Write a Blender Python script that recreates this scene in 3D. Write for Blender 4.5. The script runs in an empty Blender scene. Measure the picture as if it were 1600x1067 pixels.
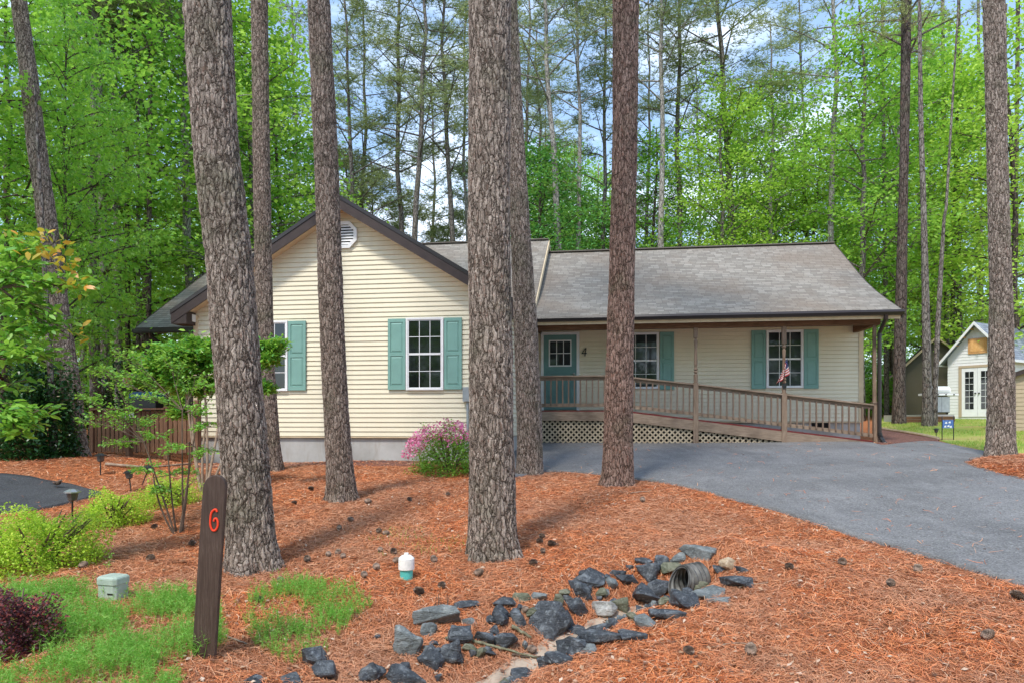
import bpy, bmesh, math, random
import numpy as np
from mathutils import Vector, Matrix, noise
random.seed(7); RNG = np.random.default_rng(7)
F = 1100.0; HY = 657.0          # focal length and horizon row of the 1600 px wide frame
TH = math.radians(7.95); CT, ST = math.cos(TH), math.sin(TH)
S = bpy.context.scene; COL = S.collection

# ------------------------------------------------------------------ terrain
def P(px, py, d): return ((px-800)/F*d, d, -(py-HY)/F*d)
CP = [P(*a) for a in [
 (325,1025,4.5),(395,893,6.5),(535,785,9.9),(770,870,6.9),(828,745,12.9),(963,762,11),(428,740,12.9),
 (1564,722,12.2),(121,718,13),(520,722,15.1),(310,724,15.8),(850,695,17.6),(1100,696,16.9),(1370,693,16.3),
 (1600,918,5.35),(1400,1060,3.95),(1100,1060,3.95),(1280,880,6.0),(1000,850,7.0),(900,860,7.0),
 (600,940,5.7),(640,1010,5.05),(480,1050,4.6),(80,750,11.8),(0,800,9.6),(0,870,7.2),(170,932,5.55),(80,1010,4.65),
 (1430,660,26),(1500,656,28),(1595,664,22),(1480,690,17.5),(1590,700,15),(200,702,17.5),(1385,690,17.2),
 (1640,760,9.5),(1300,790,9.0),(1180,850,7.3)]]
CP += [(-40,45,.3),(-15,45,.2),(15,45,.3),(45,45,.6),(-60,15,-.6),(60,15,0),(-60,80,.6),(0,80,.6),(60,80,.8),(0,28,-.3),(-8,27,-.3),(8,27,-.3),
       (-8,0,-1.6),(8,0,-1.5),(0,0,-1.6),(0,-10,-1.7),(-30,-20,-1.7),(30,-20,-1.7),(3,3,-1.5),(-3,3,-1.6),(-25,8,-1.3),(25,8,-1.0)]
CP = np.array(CP)
def _phi(r2): return .5*r2*np.log(r2+1e-9)
def _tps():
    n = len(CP); d2 = ((CP[:,None,:2]-CP[None,:,:2])**2).sum(2)
    K = _phi(d2)+np.eye(n)*.25; Q = np.c_[np.ones(n), CP[:,:2]]
    A = np.block([[K,Q],[Q.T,np.zeros((3,3))]])
    return np.linalg.solve(A, np.r_[CP[:,2], 0,0,0])
W = _tps()
# the drainage swale: a polyline ditch with a smooth profile (x, y, depth)
def ray(px, d): return ((px-800)/F*d, d)
SW = [ray(1080,6.13)+(.28,), ray(1030,5.98)+(.36,), ray(960,5.75)+(.30,), ray(880,5.3)+(.28,), ray(800,4.85)+(.24,), ray(680,4.3)+(.18,), ray(560,3.9)+(.1,)]
def G(x, y):
    x = np.atleast_1d(np.asarray(x,float)); y = np.atleast_1d(np.asarray(y,float)); sh = x.shape
    x, y = x.ravel(), y.ravel(); out = np.empty(len(x))
    for i in range(0, len(x), 40000):
        a, b = x[i:i+40000], y[i:i+40000]
        r2 = (a[:,None]-CP[None,:,0])**2+(b[:,None]-CP[None,:,1])**2
        out[i:i+40000] = _phi(r2)@W[:-3] + W[-3]+W[-2]*a+W[-1]*b
    best = np.full(len(x), 9e9); dep = np.zeros(len(x))
    for (x0,y0,e0),(x1,y1,e1) in zip(SW[:-1], SW[1:]):
        dx, dy = x1-x0, y1-y0; t = np.clip(((x-x0)*dx+(y-y0)*dy)/(dx*dx+dy*dy), 0, 1)
        dd = np.hypot(x-x0-t*dx, y-y0-t*dy); m = dd < best
        best = np.where(m, dd, best); dep = np.where(m, e0+(e1-e0)*t, dep)
    out -= dep*np.exp(-(best/.34)**2)
    out += .15*np.exp(-(((x-1.86)/.34)**2+((y-6.36)/.34)**2)) + .05*np.exp(-(((x-2.3)/.8)**2+((y-6.3)/.5)**2))
    out = np.where(y > 40, np.clip(out, -.3, 1.5), out)
    out += .02*np.sin(x*2.1+1)*np.sin(y*1.7)*np.clip(1-(y-14)/4,0,1)
    out += .012*np.sin(x*9+3*np.sin(y*4))*np.sin(y*11+2*np.sin(x*5))*np.clip(1-np.hypot(x,y)/9,0,1)
    return out.reshape(sh)
def g(x, y): return float(G(x, y)[0])
_D = np.geomspace(2.2, 120, 500)
def gp(px, py):
    "the ground point seen at a pixel"
    xs = (px-800)/F*_D; zs = -(py-HY)/F*_D; h = G(xs, _D); k = np.where(zs < h)[0]
    if len(k) == 0: return (xs[-1], _D[-1], h[-1])
    k = k[0]
    if k == 0: return (xs[0], _D[0], h[0])
    a0, a1 = zs[k-1]-h[k-1], h[k]-zs[k]; t = a0/(a0+a1+1e-9); d = _D[k-1]+(_D[k]-_D[k-1])*t
    x = (px-800)/F*d; return (x, d, g(x, d))
def at(px, py, d): return Vector(P(px, py, d))

# ------------------------------------------------------------------ materials
MATS = {}
def mat(name):
    m = bpy.data.materials.new(name); m.use_nodes = True; MATS[name] = m
    nt = m.node_tree; nt.nodes.clear()
    return m, nt
class N:
    def __init__(s, nt): s.nt = nt
    def n(s, t, **k):
        o = s.nt.nodes.new(t)
        for a, v in k.items():
            if a.startswith('_'): o.inputs[a[1:].replace('_',' ')].default_value = v
            else: setattr(o, a, v)
        return o
    def l(s, a, b): s.nt.links.new(a, b)
    def ramp(s, src, stops, interp='LINEAR'):
        r = s.n('ShaderNodeValToRGB'); r.color_ramp.interpolation = interp
        e = r.color_ramp.elements
        while len(e) < len(stops): e.new(.5)
        for el, (p, c) in zip(e, stops):
            el.position = p; el.color = (c if len(c) == 4 else (*c, 1)) if isinstance(c, tuple) else (c, c, c, 1)
        s.l(src, r.inputs[0]); return r.outputs[0]
    def coord(s, kind='Object', scale=(1,1,1)):
        t = s.n('ShaderNodeTexCoord'); m = s.n('ShaderNodeMapping'); m.inputs['Scale'].default_value = scale
        s.l(t.outputs[kind], m.inputs['Vector']); return m.outputs[0]
    def noise(s, v, scale, detail=4, rough=.55, dist=0):
        n = s.n('ShaderNodeTexNoise'); n.inputs['Scale'].default_value = scale; n.inputs['Detail'].default_value = detail
        n.inputs['Roughness'].default_value = rough; n.inputs['Distortion'].default_value = dist
        s.l(v, n.inputs['Vector']); return n.outputs[0]
    def mix(s, f, a, b, mode='MIX'):
        m = s.n('ShaderNodeMix', data_type='RGBA', blend_type=mode)
        for i, v in ((0, f), (6, a), (7, b)):
            if hasattr(v, 'is_linked') or isinstance(v, bpy.types.NodeSocket): s.l(v, m.inputs[i])
            elif i == 0: m.inputs[0].default_value = v
            else: m.inputs[i].default_value = (*v, 1)
        return m.outputs[2]
    def math(s, op, a, b=0):
        m = s.n('ShaderNodeMath', operation=op)
        for i, v in ((0, a), (1, b)):
            if isinstance(v, bpy.types.NodeSocket): s.l(v, m.inputs[i])
            else: m.inputs[i].default_value = v
        return m.outputs[0]
    def out(s, col, rough=.7, bump=None, bs=.3, bd=.01, metal=0, spec=.3, disp=None):
        p = s.n('ShaderNodeBsdfPrincipled'); o = s.n('ShaderNodeOutputMaterial')
        if isinstance(col, tuple): p.inputs['Base Color'].default_value = (*col, 1)
        else: s.l(col, p.inputs['Base Color'])
        if isinstance(rough, bpy.types.NodeSocket): s.l(rough, p.inputs['Roughness'])
        else: p.inputs['Roughness'].default_value = rough
        p.inputs['Metallic'].default_value = metal; p.inputs['Specular IOR Level'].default_value = spec
        if bump is not None:
            b = s.n('ShaderNodeBump'); b.inputs['Strength'].default_value = bs; b.inputs['Distance'].default_value = bd
            s.l(bump, b.inputs['Height']); s.l(b.outputs[0], p.inputs['Normal'])
        s.l(p.outputs[0], o.inputs[0]); return p, o

def plain(name, c, rough=.6, var=.12, scale=6, metal=0, spec=.3, bs=.15, stretch=(1,1,1)):
    m, nt = mat(name); k = N(nt); v = k.coord('Object', stretch)
    n = k.noise(v, scale, 6); n2 = k.noise(v, scale*9, 3)
    a = tuple(max(0,x*(1-var*1.6)) for x in c); b = tuple(min(1,x*(1+var)) for x in c)
    col = k.ramp(n, [(.3, a), (.7, b)])
    k.out(col, rough, n2, bs, .004, metal, spec); return m
def foliage(name, c1, c2, c3, trans=.35, rough=.5, tint=None, hue=0.0):
    m, nt = mat(name); k = N(nt)
    geo = k.n('ShaderNodeNewGeometry'); oi = k.n('ShaderNodeObjectInfo')
    col = k.ramp(geo.outputs['Random Per Island'], [(0, c1), (.55, c2), (1, c3)])
    if tint:
        t = k.ramp(k.noise(k.coord('Object'), .5, 2), [(.35, 0.0), (.7, 1.0)])
        col = k.mix(k.math('MULTIPLY', t, .75), col, tint)
    if hue:
        h = k.n('ShaderNodeHueSaturation'); k.l(col, h.inputs['Color'])
        k.l(k.math('ADD', k.math('MULTIPLY', oi.outputs['Random'], -hue), .5+hue*.5), h.inputs['Hue'])
        k.l(k.math('ADD', k.math('MULTIPLY', oi.outputs['Random'], .5), .8), h.inputs['Value']); col = h.outputs[0]
    p = k.n('ShaderNodeBsdfPrincipled'); p.inputs['Roughness'].default_value = rough; p.inputs['Specular IOR Level'].default_value = .6 if rough < .45 else .35
    t = k.n('ShaderNodeBsdfTranslucent'); mx = k.n('ShaderNodeMixShader'); mx.inputs[0].default_value = trans
    o = k.n('ShaderNodeOutputMaterial'); k.l(col, p.inputs['Base Color'])
    g2 = k.mix(.5, col, (.46,.74,.08)) if trans > .3 else col
    k.l(g2, t.inputs['Color']); k.l(p.outputs[0], mx.inputs[1]); k.l(t.outputs[0], mx.inputs[2]); k.l(mx.outputs[0], o.inputs[0])
    return m
def bark(name, dark, mid, light, moss=(.10,.11,.06), sc=1.0, disp=.022, real=True, rust=(.20,.10,.07)):
    m, nt = mat(name); k = N(nt)
    oi = k.n('ShaderNodeObjectInfo')
    t = k.n('ShaderNodeTexCoord'); off = k.n('ShaderNodeVectorMath', operation='ADD'); k.l(t.outputs['Object'], off.inputs[0])
    cx = k.n('ShaderNodeCombineXYZ'); k.l(k.math('MULTIPLY', oi.outputs['Random'], 37.0), cx.inputs[2]); k.l(cx.outputs[0], off.inputs[1])
    wn = k.n('ShaderNodeTexNoise'); wn.inputs['Scale'].default_value = 7*sc; wn.inputs['Detail'].default_value = 7; wn.inputs['Roughness'].default_value = .62; k.l(off.outputs[0], wn.inputs['Vector'])
    sub = k.n('ShaderNodeVectorMath', operation='SUBTRACT'); k.l(wn.outputs['Color'], sub.inputs[0]); sub.inputs[1].default_value = (.5,.5,.5)
    scv = k.n('ShaderNodeVectorMath', operation='MULTIPLY'); k.l(sub.outputs[0], scv.inputs[0]); scv.inputs[1].default_value = (.075,.075,.20)
    add = k.n('ShaderNodeVectorMath', operation='ADD'); k.l(off.outputs[0], add.inputs[0]); k.l(scv.outputs[0], add.inputs[1])
    mp = k.n('ShaderNodeMapping'); mp.inputs['Scale'].default_value = (19*sc,19*sc,4.6*sc); k.l(add.outputs[0], mp.inputs[0])
    vo = k.n('ShaderNodeTexVoronoi', feature='DISTANCE_TO_EDGE'); vo.inputs['Scale'].default_value = 1; k.l(mp.outputs[0], vo.inputs['Vector'])
    vc = k.n('ShaderNodeTexVoronoi', feature='F1'); vc.inputs['Scale'].default_value = 1; k.l(mp.outputs[0], vc.inputs['Vector'])
    mp2 = k.n('ShaderNodeMapping'); mp2.inputs['Scale'].default_value = (44*sc,44*sc,22*sc); k.l(add.outputs[0], mp2.inputs[0])
    v2 = k.n('ShaderNodeTexVoronoi', feature='F1'); v2.inputs['Scale'].default_value = 1; k.l(mp2.outputs[0], v2.inputs['Vector'])
    mp3 = k.n('ShaderNodeMapping'); mp3.inputs['Scale'].default_value = (9*sc,9*sc,1.5*sc); k.l(add.outputs[0], mp3.inputs[0])
    fis = k.noise(mp3.outputs[0], 1.6, 3, .5, 1.0); fis = k.math('ABSOLUTE', k.math('SUBTRACT', fis, .5)); fis = k.ramp(fis, [(.0, 0.0), (.05, .75), (.14, 1.0)])
    e = k.ramp(vo.outputs[0], [(.0, .0), (.07, .45), (.30, 1.0)]); e = k.math('MULTIPLY', e, k.math('ADD', k.math('MULTIPLY', fis, .6), .4))
    fl = k.n('ShaderNodeSeparateColor'); k.l(v2.outputs['Color'], fl.inputs[0])
    fn = k.noise(off.outputs[0], 55*sc, 8, .75)
    plate = k.n('ShaderNodeSeparateColor'); k.l(vc.outputs['Color'], plate.inputs[0])
    h = k.math('ADD', k.math('MULTIPLY', e, .60), k.math('MULTIPLY', fl.outputs[0], .16))
    h = k.math('ADD', h, k.math('MULTIPLY', plate.outputs[0], .14)); h = k.math('ADD', h, k.math('MULTIPLY', fn, .34))
    pc = k.ramp(k.math('ADD', k.math('ADD', k.math('MULTIPLY', plate.outputs[1], .18), k.math('MULTIPLY', fl.outputs[1], .34)), k.math('MULTIPLY', fn, .5)), [(.34, mid), (.52, tuple((a+b)/2 for a,b in zip(mid,light))), (.68, light)])
    pr = k.ramp(fl.outputs[2], [(.84, 0.0), (.96, .5)]); pc = k.mix(pr, pc, rust)
    mo = k.ramp(k.noise(off.outputs[0], 1.6, 6, .7), [(.52, 0.0), (.68, .5)]); pc = k.mix(mo, pc, moss)
    li = k.ramp(k.noise(off.outputs[0], 22, 4, .7), [(.60, 0.0), (.70, .45)]); pc = k.mix(li, pc, tuple(min(1,x*1.45) for x in light))
    col = k.mix(k.ramp(k.math('ADD', k.math('MULTIPLY', e, .72), k.math('MULTIPLY', fn, .42)), [(.24, 0.0), (.62, 1.0)]), dark, pc)
    if real:
        p, o = k.out(col, .95, fn, .35, .006, 0, .1)
        d = k.n('ShaderNodeDisplacement'); d.inputs['Midlevel'].default_value = .5; d.inputs['Scale'].default_value = disp
        k.l(h, d.inputs['Height']); k.l(d.outputs[0], o.inputs['Displacement']); m.displacement_method = 'BOTH'
    else: k.out(col, .95, h, .8, .02, 0, .1)
    return m
def glass_dark(name, c=(.012,.014,.016), rough=.04, spec=.45):
    m, nt = mat(name); k = N(nt); v = k.coord('Object')
    col = k.ramp(k.noise(v, 2.5, 5), [(.35, c), (.7, tuple(x*2.6 for x in c))])
    p, o = k.out(col, rough, k.noise(v, 1.3, 1), .04, .01, 0, spec); return m
def shingles(name, c1, c2, c3, brown=.5, bcol=(.19,.135,.095)):
    m, nt = mat(name); k = N(nt)
    uv = k.n('ShaderNodeTexCoord').outputs['UV']
    wob = k.n('ShaderNodeTexNoise'); wob.inputs['Scale'].default_value = 5; k.l(uv, wob.inputs['Vector'])
    sm = k.n('ShaderNodeVectorMath', operation='MULTIPLY_ADD'); k.l(wob.outputs['Color'], sm.inputs[0]); sm.inputs[1].default_value = (.05,.018,0); k.l(uv, sm.inputs[2])
    b = k.n('ShaderNodeTexBrick'); b.offset = .37; b.offset_frequency = 3; b.squash = .7; b.squash_frequency = 2
    b.inputs['Scale'].default_value = 1; b.inputs['Brick Width'].default_value = .24; b.inputs['Row Height'].default_value = .135
    b.inputs['Mortar Size'].default_value = .006; b.inputs['Mortar Smooth'].default_value = .25; b.inputs['Bias'].default_value = 0
    b.inputs['Color1'].default_value = (0,0,0,1); b.inputs['Color2'].default_value = (1,1,1,1); b.inputs['Mortar'].default_value = (.5,.5,.5,1)
    k.l(sm.outputs[0], b.inputs['Vector'])
    br = k.ramp(b.outputs['Color'], [(0, c1), (.5, c2), (1, c3)])
    gr = k.noise(uv, 110, 3, .7); big = k.noise(uv, .35, 4, .6)
    col = k.mix(k.ramp(big, [(.44, 0.0), (.60, brown)]), br, bcol)
    mo2 = k.ramp(k.noise(uv, 1.1, 5, .65), [(.55, 0.0), (.75, .35)]); col = k.mix(mo2, col, (.26,.19,.15))
    col = k.mix(k.ramp(gr, [(.3, 0.0), (.75, .35)]), col, tuple(x*1.5 for x in c3))
    col = k.mix(k.math('MULTIPLY', b.outputs['Fac'], .45), col, tuple(x*.4 for x in c1))
    # each course steps down; row shade is painted dark along its lower edge
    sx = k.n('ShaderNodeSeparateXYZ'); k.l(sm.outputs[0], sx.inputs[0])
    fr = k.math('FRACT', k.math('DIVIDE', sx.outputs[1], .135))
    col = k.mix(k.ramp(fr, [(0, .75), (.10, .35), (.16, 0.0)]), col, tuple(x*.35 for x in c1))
    h = k.math('ADD', k.math('MULTIPLY', fr, -.8), k.math('MULTIPLY', b.outputs['Fac'], -.6)); h = k.math('ADD', h, k.math('MULTIPLY', b.outputs['Color'], .3))
    h = k.math('ADD', h, k.math('MULTIPLY', gr, .2))
    k.out(col, .95, h, .7, .012, 0, .15); return m

BARK = bark('bark_near', (.038,.028,.021), (.21,.165,.135), (.46,.38,.32), sc=1.3, disp=.024)
BARK2 = bark('bark_mid', (.036,.026,.020), (.18,.135,.11), (.40,.32,.265), sc=1.4, disp=.022)
BARK3 = bark('bark_reddish', (.036,.023,.017), (.20,.125,.098), (.40,.275,.22), sc=1.3, disp=.022, rust=(.26,.11,.07))
BARKF = bark('bark_far', (.035,.028,.024), (.155,.13,.115), (.33,.295,.26), sc=.8, real=False)
BARKP = bark('bark_pale', (.09,.08,.07), (.30,.275,.24), (.52,.48,.43), sc=.8, real=False)
BARKD = bark('bark_dark', (.022,.016,.013), (.085,.065,.055), (.18,.145,.125), sc=.8, real=False)
TWIG = plain('twig', (.16,.11,.08), .9, .3)
STEMP = plain('stem_pale', (.34,.25,.18), .8, .25, 14)
def siding_mat(name, c):
    m, nt = mat(name); k = N(nt); v = k.coord('Object')
    col = k.ramp(k.noise(v, .9, 5), [(.3, tuple(x*.90 for x in c)), (.7, c)])
    st = k.ramp(k.noise(k.coord('Object',(6,6,.5)), 2.0, 4), [(.5, 0.0), (.8, .22)]); col = k.mix(st, col, tuple(x*.78 for x in c))
    gr_ = k.ramp(k.noise(k.coord('Object',(1,1,1)), 3.1, 8, .7), [(.55, 0.0), (.75, .18)]); col = k.mix(gr_, col, tuple(x*.7 for x in c))
    k.out(col, .5, k.noise(k.coord('Object',(.8,.8,9)), 3.5, 3), .25, .006, 0, .35); return m
SIDING = siding_mat('siding', (.80,.725,.545))
OLIVE = siding_mat('olive_siding', (.155,.13,.085)); WHITE_S = siding_mat('white_siding', (.80,.80,.78)); TAN_S = siding_mat('tan_siding', (.50,.39,.27))
BROWN = plain('brown_trim', (.055,.038,.034), .45, .1)
GUT = plain('gutter_dark', (.028,.020,.018), .3, .1, spec=.5)
SOFFIT = plain('soffit', (.66,.52,.34), .6, .08)
WHITE = plain('white_vinyl', (.80,.80,.80), .35, .04)
TEAL = plain('teal_paint', (.20,.375,.325), .5, .07, 3)
TEALD = plain('teal_door', (.15,.285,.27), .5, .08, 3)
GLASS = glass_dark('window_glass', (.006,.008,.008), spec=.7)
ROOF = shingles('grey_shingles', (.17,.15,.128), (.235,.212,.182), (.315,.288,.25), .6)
ROOFD = shingles('dark_shingles', (.10,.085,.07), (.15,.13,.11), (.20,.18,.16), .3, (.12,.09,.06))
ROOFB = shingles('blue_shingles', (.16,.18,.22), (.22,.25,.30), (.30,.33,.38), .0)
CONC = None
def concrete():
    m, nt = mat('foundation'); k = N(nt); v = k.coord('Object')
    c = k.ramp(k.noise(v, 1.2, 8, .65), [(.3, (.33,.32,.30)), (.7, (.50,.49,.47))])
    st = k.ramp(k.noise(k.coord('Object',(4,4,.7)), 2, 6, .7), [(.52, 0.0), (.75, .6)]); c = k.mix(st, c, (.30,.25,.19))
    k.out(c, .9, k.noise(v, 60, 4), .3, .004); return m
CONC = concrete()
def wood(name, a, b, c=None, axis=(1,1,1), rough=.8):
    m, nt = mat(name); k = N(nt); v = k.coord('Object', axis)
    n = k.noise(v, 7, 8, .65, .6); col = k.ramp(n, [(.28, a), (.52, b), (.75, c or b)])
    pt = k.ramp(k.noise(k.coord('Object'), 2.2, 5), [(.45, 0.0), (.7, .5)]); col = k.mix(pt, col, tuple(x*.62 for x in a))
    k.out(col, rough, k.noise(v, 22, 6), .4, .004); return m
WOODR = wood('weathered_rail', (.14,.09,.06), (.275,.20,.145), (.37,.285,.21), (.6,.6,9))
WOODBAL = wood('baluster_wood', (.10,.058,.038), (.18,.12,.085), (.25,.18,.135), (9,9,.6))
WOODV = wood('weathered_post', (.14,.085,.055), (.265,.185,.13), (.35,.26,.19), (9,9,.6))
WOODB = wood('beam_wood', (.09,.045,.025), (.17,.085,.045), (.26,.15,.09), (.6,.6,9))
WOODL = wood('lattice_wood', (.30,.23,.15), (.46,.37,.26), (.56,.46,.34), (2,2,2))
FENCEW = wood('fence_wood', (.10,.05,.03), (.20,.105,.06), (.28,.16,.10), (8,8,.6))
STAKEW = wood('stake_wood', (.045,.027,.020), (.078,.050,.039), (.125,.088,.07), (14,14,.9), .6)
RAWW = wood('raw_wood', (.50,.24,.08), (.66,.36,.15), (.75,.46,.22), (3,3,3))
REDP = plain('red_carpet', (.16,.025,.025), .9, .2, 12)
REDPAINT = plain('red_paint', (.85,.06,.02), .5, .05)
BLACK = plain('black_metal', (.015,.015,.016), .35, .1, spec=.5)
METAL = plain('grey_metal', (.42,.43,.44), .35, .1, metal=.8)
GREYBOX = plain('grey_box', (.33,.36,.37), .5, .1)
PVCW = plain('white_pvc', (.82,.80,.76), .4, .1, 14)
PVCT = plain('teal_pvc', (.10,.48,.43), .4, .1, 14)
LEDG = plain('utility_green', (.40,.48,.40), .55, .14, 9)
def asphalt(name, a, b, light):
    m, nt = mat(name); k = N(nt); v = k.coord('Object')
    agg = k.noise(v, 130, 3, .8); big = k.noise(v, .55, 5, .6); med = k.noise(v, 5, 5, .6)
    c = k.ramp(big, [(.35, a), (.65, b)]); c = k.mix(k.ramp(med, [(.4, 0.0), (.8, .25)]), c, tuple(x*1.3 for x in b))
    stn = k.ramp(k.noise(k.coord('Object',(1.6,.35,1)), 1.1, 6, .65, 1), [(.50, 0.0), (.66, .38)]); c = k.mix(stn, c, tuple(x*1.45 for x in b))
    st2 = k.ramp(k.noise(v, 1.7, 7, .7), [(.56, 0.0), (.66, .35)]); c = k.mix(st2, c, tuple(x*.7 for x in a))
    vo = k.n('ShaderNodeTexVoronoi'); vo.inputs['Scale'].default_value = 75; k.l(v, vo.inputs['Vector'])
    sep = k.n('ShaderNodeSeparateColor'); k.l(vo.outputs['Color'], sep.inputs[0])
    c = k.mix(k.ramp(sep.outputs[0], [(.6, 0.0), (.95, .4)]), c, light); c = k.mix(k.ramp(sep.outputs[1], [(.6, 0.0), (.95, .55)]), c, tuple(x*.4 for x in a))
    k.out(c, .8, vo.outputs['Distance'], .5, .006, 0, .3); return m
ASPH = asphalt('driveway_asphalt', (.118,.115,.115), (.192,.188,.187), (.36,.355,.35))
ASPHD = asphalt('path_asphalt', (.035,.036,.04), (.06,.061,.066), (.16,.16,.17))
def straw():
    m, nt = mat('pine_straw_ground'); k = N(nt); v = k.coord('Object')
    w = k.noise(v, 26, 6, .75, 2.5); w2 = k.noise(v, 70, 4, .8, 3); b = k.noise(v, .8, 4, .6); m2 = k.noise(v, 3.4, 5, .65)
    c = k.ramp(w, [(.30, (.09,.032,.018)), (.46, (.30,.095,.04)), (.60, (.50,.18,.075)), (.75, (.66,.38,.22))])
    c = k.mix(k.ramp(w2, [(.35, 0.0), (.7, .6)]), c, (.58,.25,.12)); c = k.mix(k.ramp(m2, [(.55, 0.0), (.75, .4)]), c, (.24,.12,.07))
    far = k.ramp(b, [(.4, 0.0), (.7, .4)]); c = k.mix(far, c, (.42,.215,.12))
    k.out(c, .95, w, .9, .03, 0, .05); return m
STRAW = straw()
def needles_mat(name, stops, rough=.6):
    m, nt = mat(name); k = N(nt); geo = k.n('ShaderNodeNewGeometry')
    c = k.ramp(geo.outputs['Random Per Island'], stops)
    if name == 'fallen_needles':
        big = k.noise(k.coord('Object'), .75, 5, .62); c = k.mix(k.ramp(big, [(.40, 0.0), (.60, .68)]), c, (.50,.27,.165)); c = k.mix(k.ramp(k.noise(k.coord('Object'), 2.3, 5, .65), [(.56, 0.0), (.70, .5)]), c, (.24,.12,.075))
    k.out(c, rough, None, 0, 0, 0, .25); return m
NEED = needles_mat('fallen_needles', [(0, (.13,.045,.025)), (.2, (.42,.12,.045)), (.5, (.74,.215,.070)), (.82, (.78,.31,.125)), (.95, (.72,.42,.25)), (1, (.76,.56,.40))])
LITTER = needles_mat('leaf_litter', [(0, (.10,.05,.03)), (.35, (.26,.12,.07)), (.65, (.45,.28,.17)), (1, (.58,.45,.35))])
MULCH = plain('red_mulch', (.19,.09,.07), .95, .5, 18, bs=.8)
SAND = plain('swale_sand', (.42,.33,.25), .95, .25, 9, bs=.6)
def lawn():
    m, nt = mat('lawn_ground'); k = N(nt); v = k.coord('Object')
    c = k.ramp(k.noise(v, 1.0, 5, .65), [(.34, (.46,.36,.14)), (.48, (.42,.47,.10)), (.66, (.24,.44,.06))])
    c = k.mix(k.ramp(k.noise(v, 30, 4, .7), [(.35, .5), (.65, 0.0)]), c, (.17,.12,.05)); k.out(c, .95, k.noise(v, 45, 3), .8, .02); return m
LAWN = lawn()
GRASSB = foliage('grass_blade', (.16,.36,.05), (.38,.50,.08), (.58,.48,.18), .3)
L_GUM = foliage('leaf_gum', (.10,.30,.04), (.21,.52,.05), (.42,.72,.10), .52, .30)
L_DEC = foliage('leaf_deciduous', (.17,.37,.05), (.31,.56,.07), (.48,.70,.14), .52, .5, hue=.06)
L_DARK = foliage('leaf_dark', (.06,.20,.045), (.11,.34,.07), (.20,.46,.12), .35, .45, hue=.03)
L_PINE = foliage('pine_needles', (.13,.18,.06), (.24,.30,.10), (.38,.42,.17), .3, .6, hue=.03)
L_SPIREA = foliage('leaf_spirea', (.28,.48,.03), (.46,.66,.05), (.66,.78,.10), .4)
L_MYRT = foliage('leaf_myrtle', (.09,.27,.04), (.17,.43,.05), (.34,.60,.09), .4, .4)
L_MYRTO = foliage('leaf_myrtle_orange', (.40,.34,.03), (.62,.36,.03), (.72,.26,.03), .35, .4)
L_LOQ = foliage('leaf_glossy', (.07,.24,.04), (.14,.40,.05), (.38,.58,.08), .35, .25)
L_COR = foliage('leaf_feathery', (.12,.34,.04), (.22,.50,.08), (.38,.60,.14), .4)
L_BARB = foliage('leaf_barberry', (.06,.02,.03), (.13,.05,.06), (.38,.08,.06), .25)
L_AZ = foliage('leaf_azalea', (.05,.17,.02), (.12,.32,.03), (.30,.48,.06), .35)
F_AZ = foliage('flower_azalea', (.72,.12,.34), (.84,.28,.48), (.88,.54,.66), .3)
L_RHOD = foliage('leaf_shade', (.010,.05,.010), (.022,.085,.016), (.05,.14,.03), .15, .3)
def rockmat(name, a, b, c):
    m, nt = mat(name); k = N(nt); oi = k.n('ShaderNodeObjectInfo'); v = k.coord('Object')
    s = k.n('ShaderNodeVectorMath', operation='ADD'); k.l(v, s.inputs[0]); cx = k.n('ShaderNodeCombineXYZ'); k.l(k.math('MULTIPLY', oi.outputs['Random'], 50.), cx.inputs[0]); k.l(cx.outputs[0], s.inputs[1]); v = s.outputs[0]
    n = k.noise(v, 9, 8, .7, .6); col = k.ramp(n, [(.3, a), (.52, b), (.75, c)])
    col = k.mix(k.ramp(k.noise(v, 32, 5, .75), [(.54, 0.0), (.68, .75)]), col, c)  # pale flecks: whitish wear, plus bright edge highlights put into the colour
    st = k.n('ShaderNodeMapping'); st.inputs['Scale'].default_value = (1,1,5); st.inputs['Rotation'].default_value = (.5,.3,0); k.l(v, st.inputs[0])
    ly = k.noise(st.outputs[0], 14, 5, .6, 1.5)
    k.out(col, .55, k.math('ADD', k.math('MULTIPLY', n, .5), k.math('MULTIPLY', ly, .5)), 1.0, .03, 0, .5); return m
ROCKM = {'slate': rockmat('rock_slate', (.016,.019,.024), (.048,.054,.063), (.24,.26,.275)),
         'grey': rockmat('rock_grey', (.07,.08,.08), (.15,.165,.165), (.34,.36,.35)),
         'pale': rockmat('rock_pale', (.20,.20,.19), (.36,.36,.34), (.62,.61,.58)),
         'mossy': rockmat('rock_mossy', (.05,.06,.03), (.13,.13,.08), (.28,.27,.20)),
         'tan': rockmat('rock_tan', (.25,.17,.10), (.47,.35,.22), (.68,.60,.48))}
CONE = plain('pine_cone', (.31,.225,.175), .9, .5, 30)
CULV = plain('culvert_metal', (.15,.145,.135), .6, .45, 9, metal=.4)
DARKIN = plain('interior_shade', (.012,.010,.009), .95, .1)  # near-black colour standing for the shade inside openings

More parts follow.
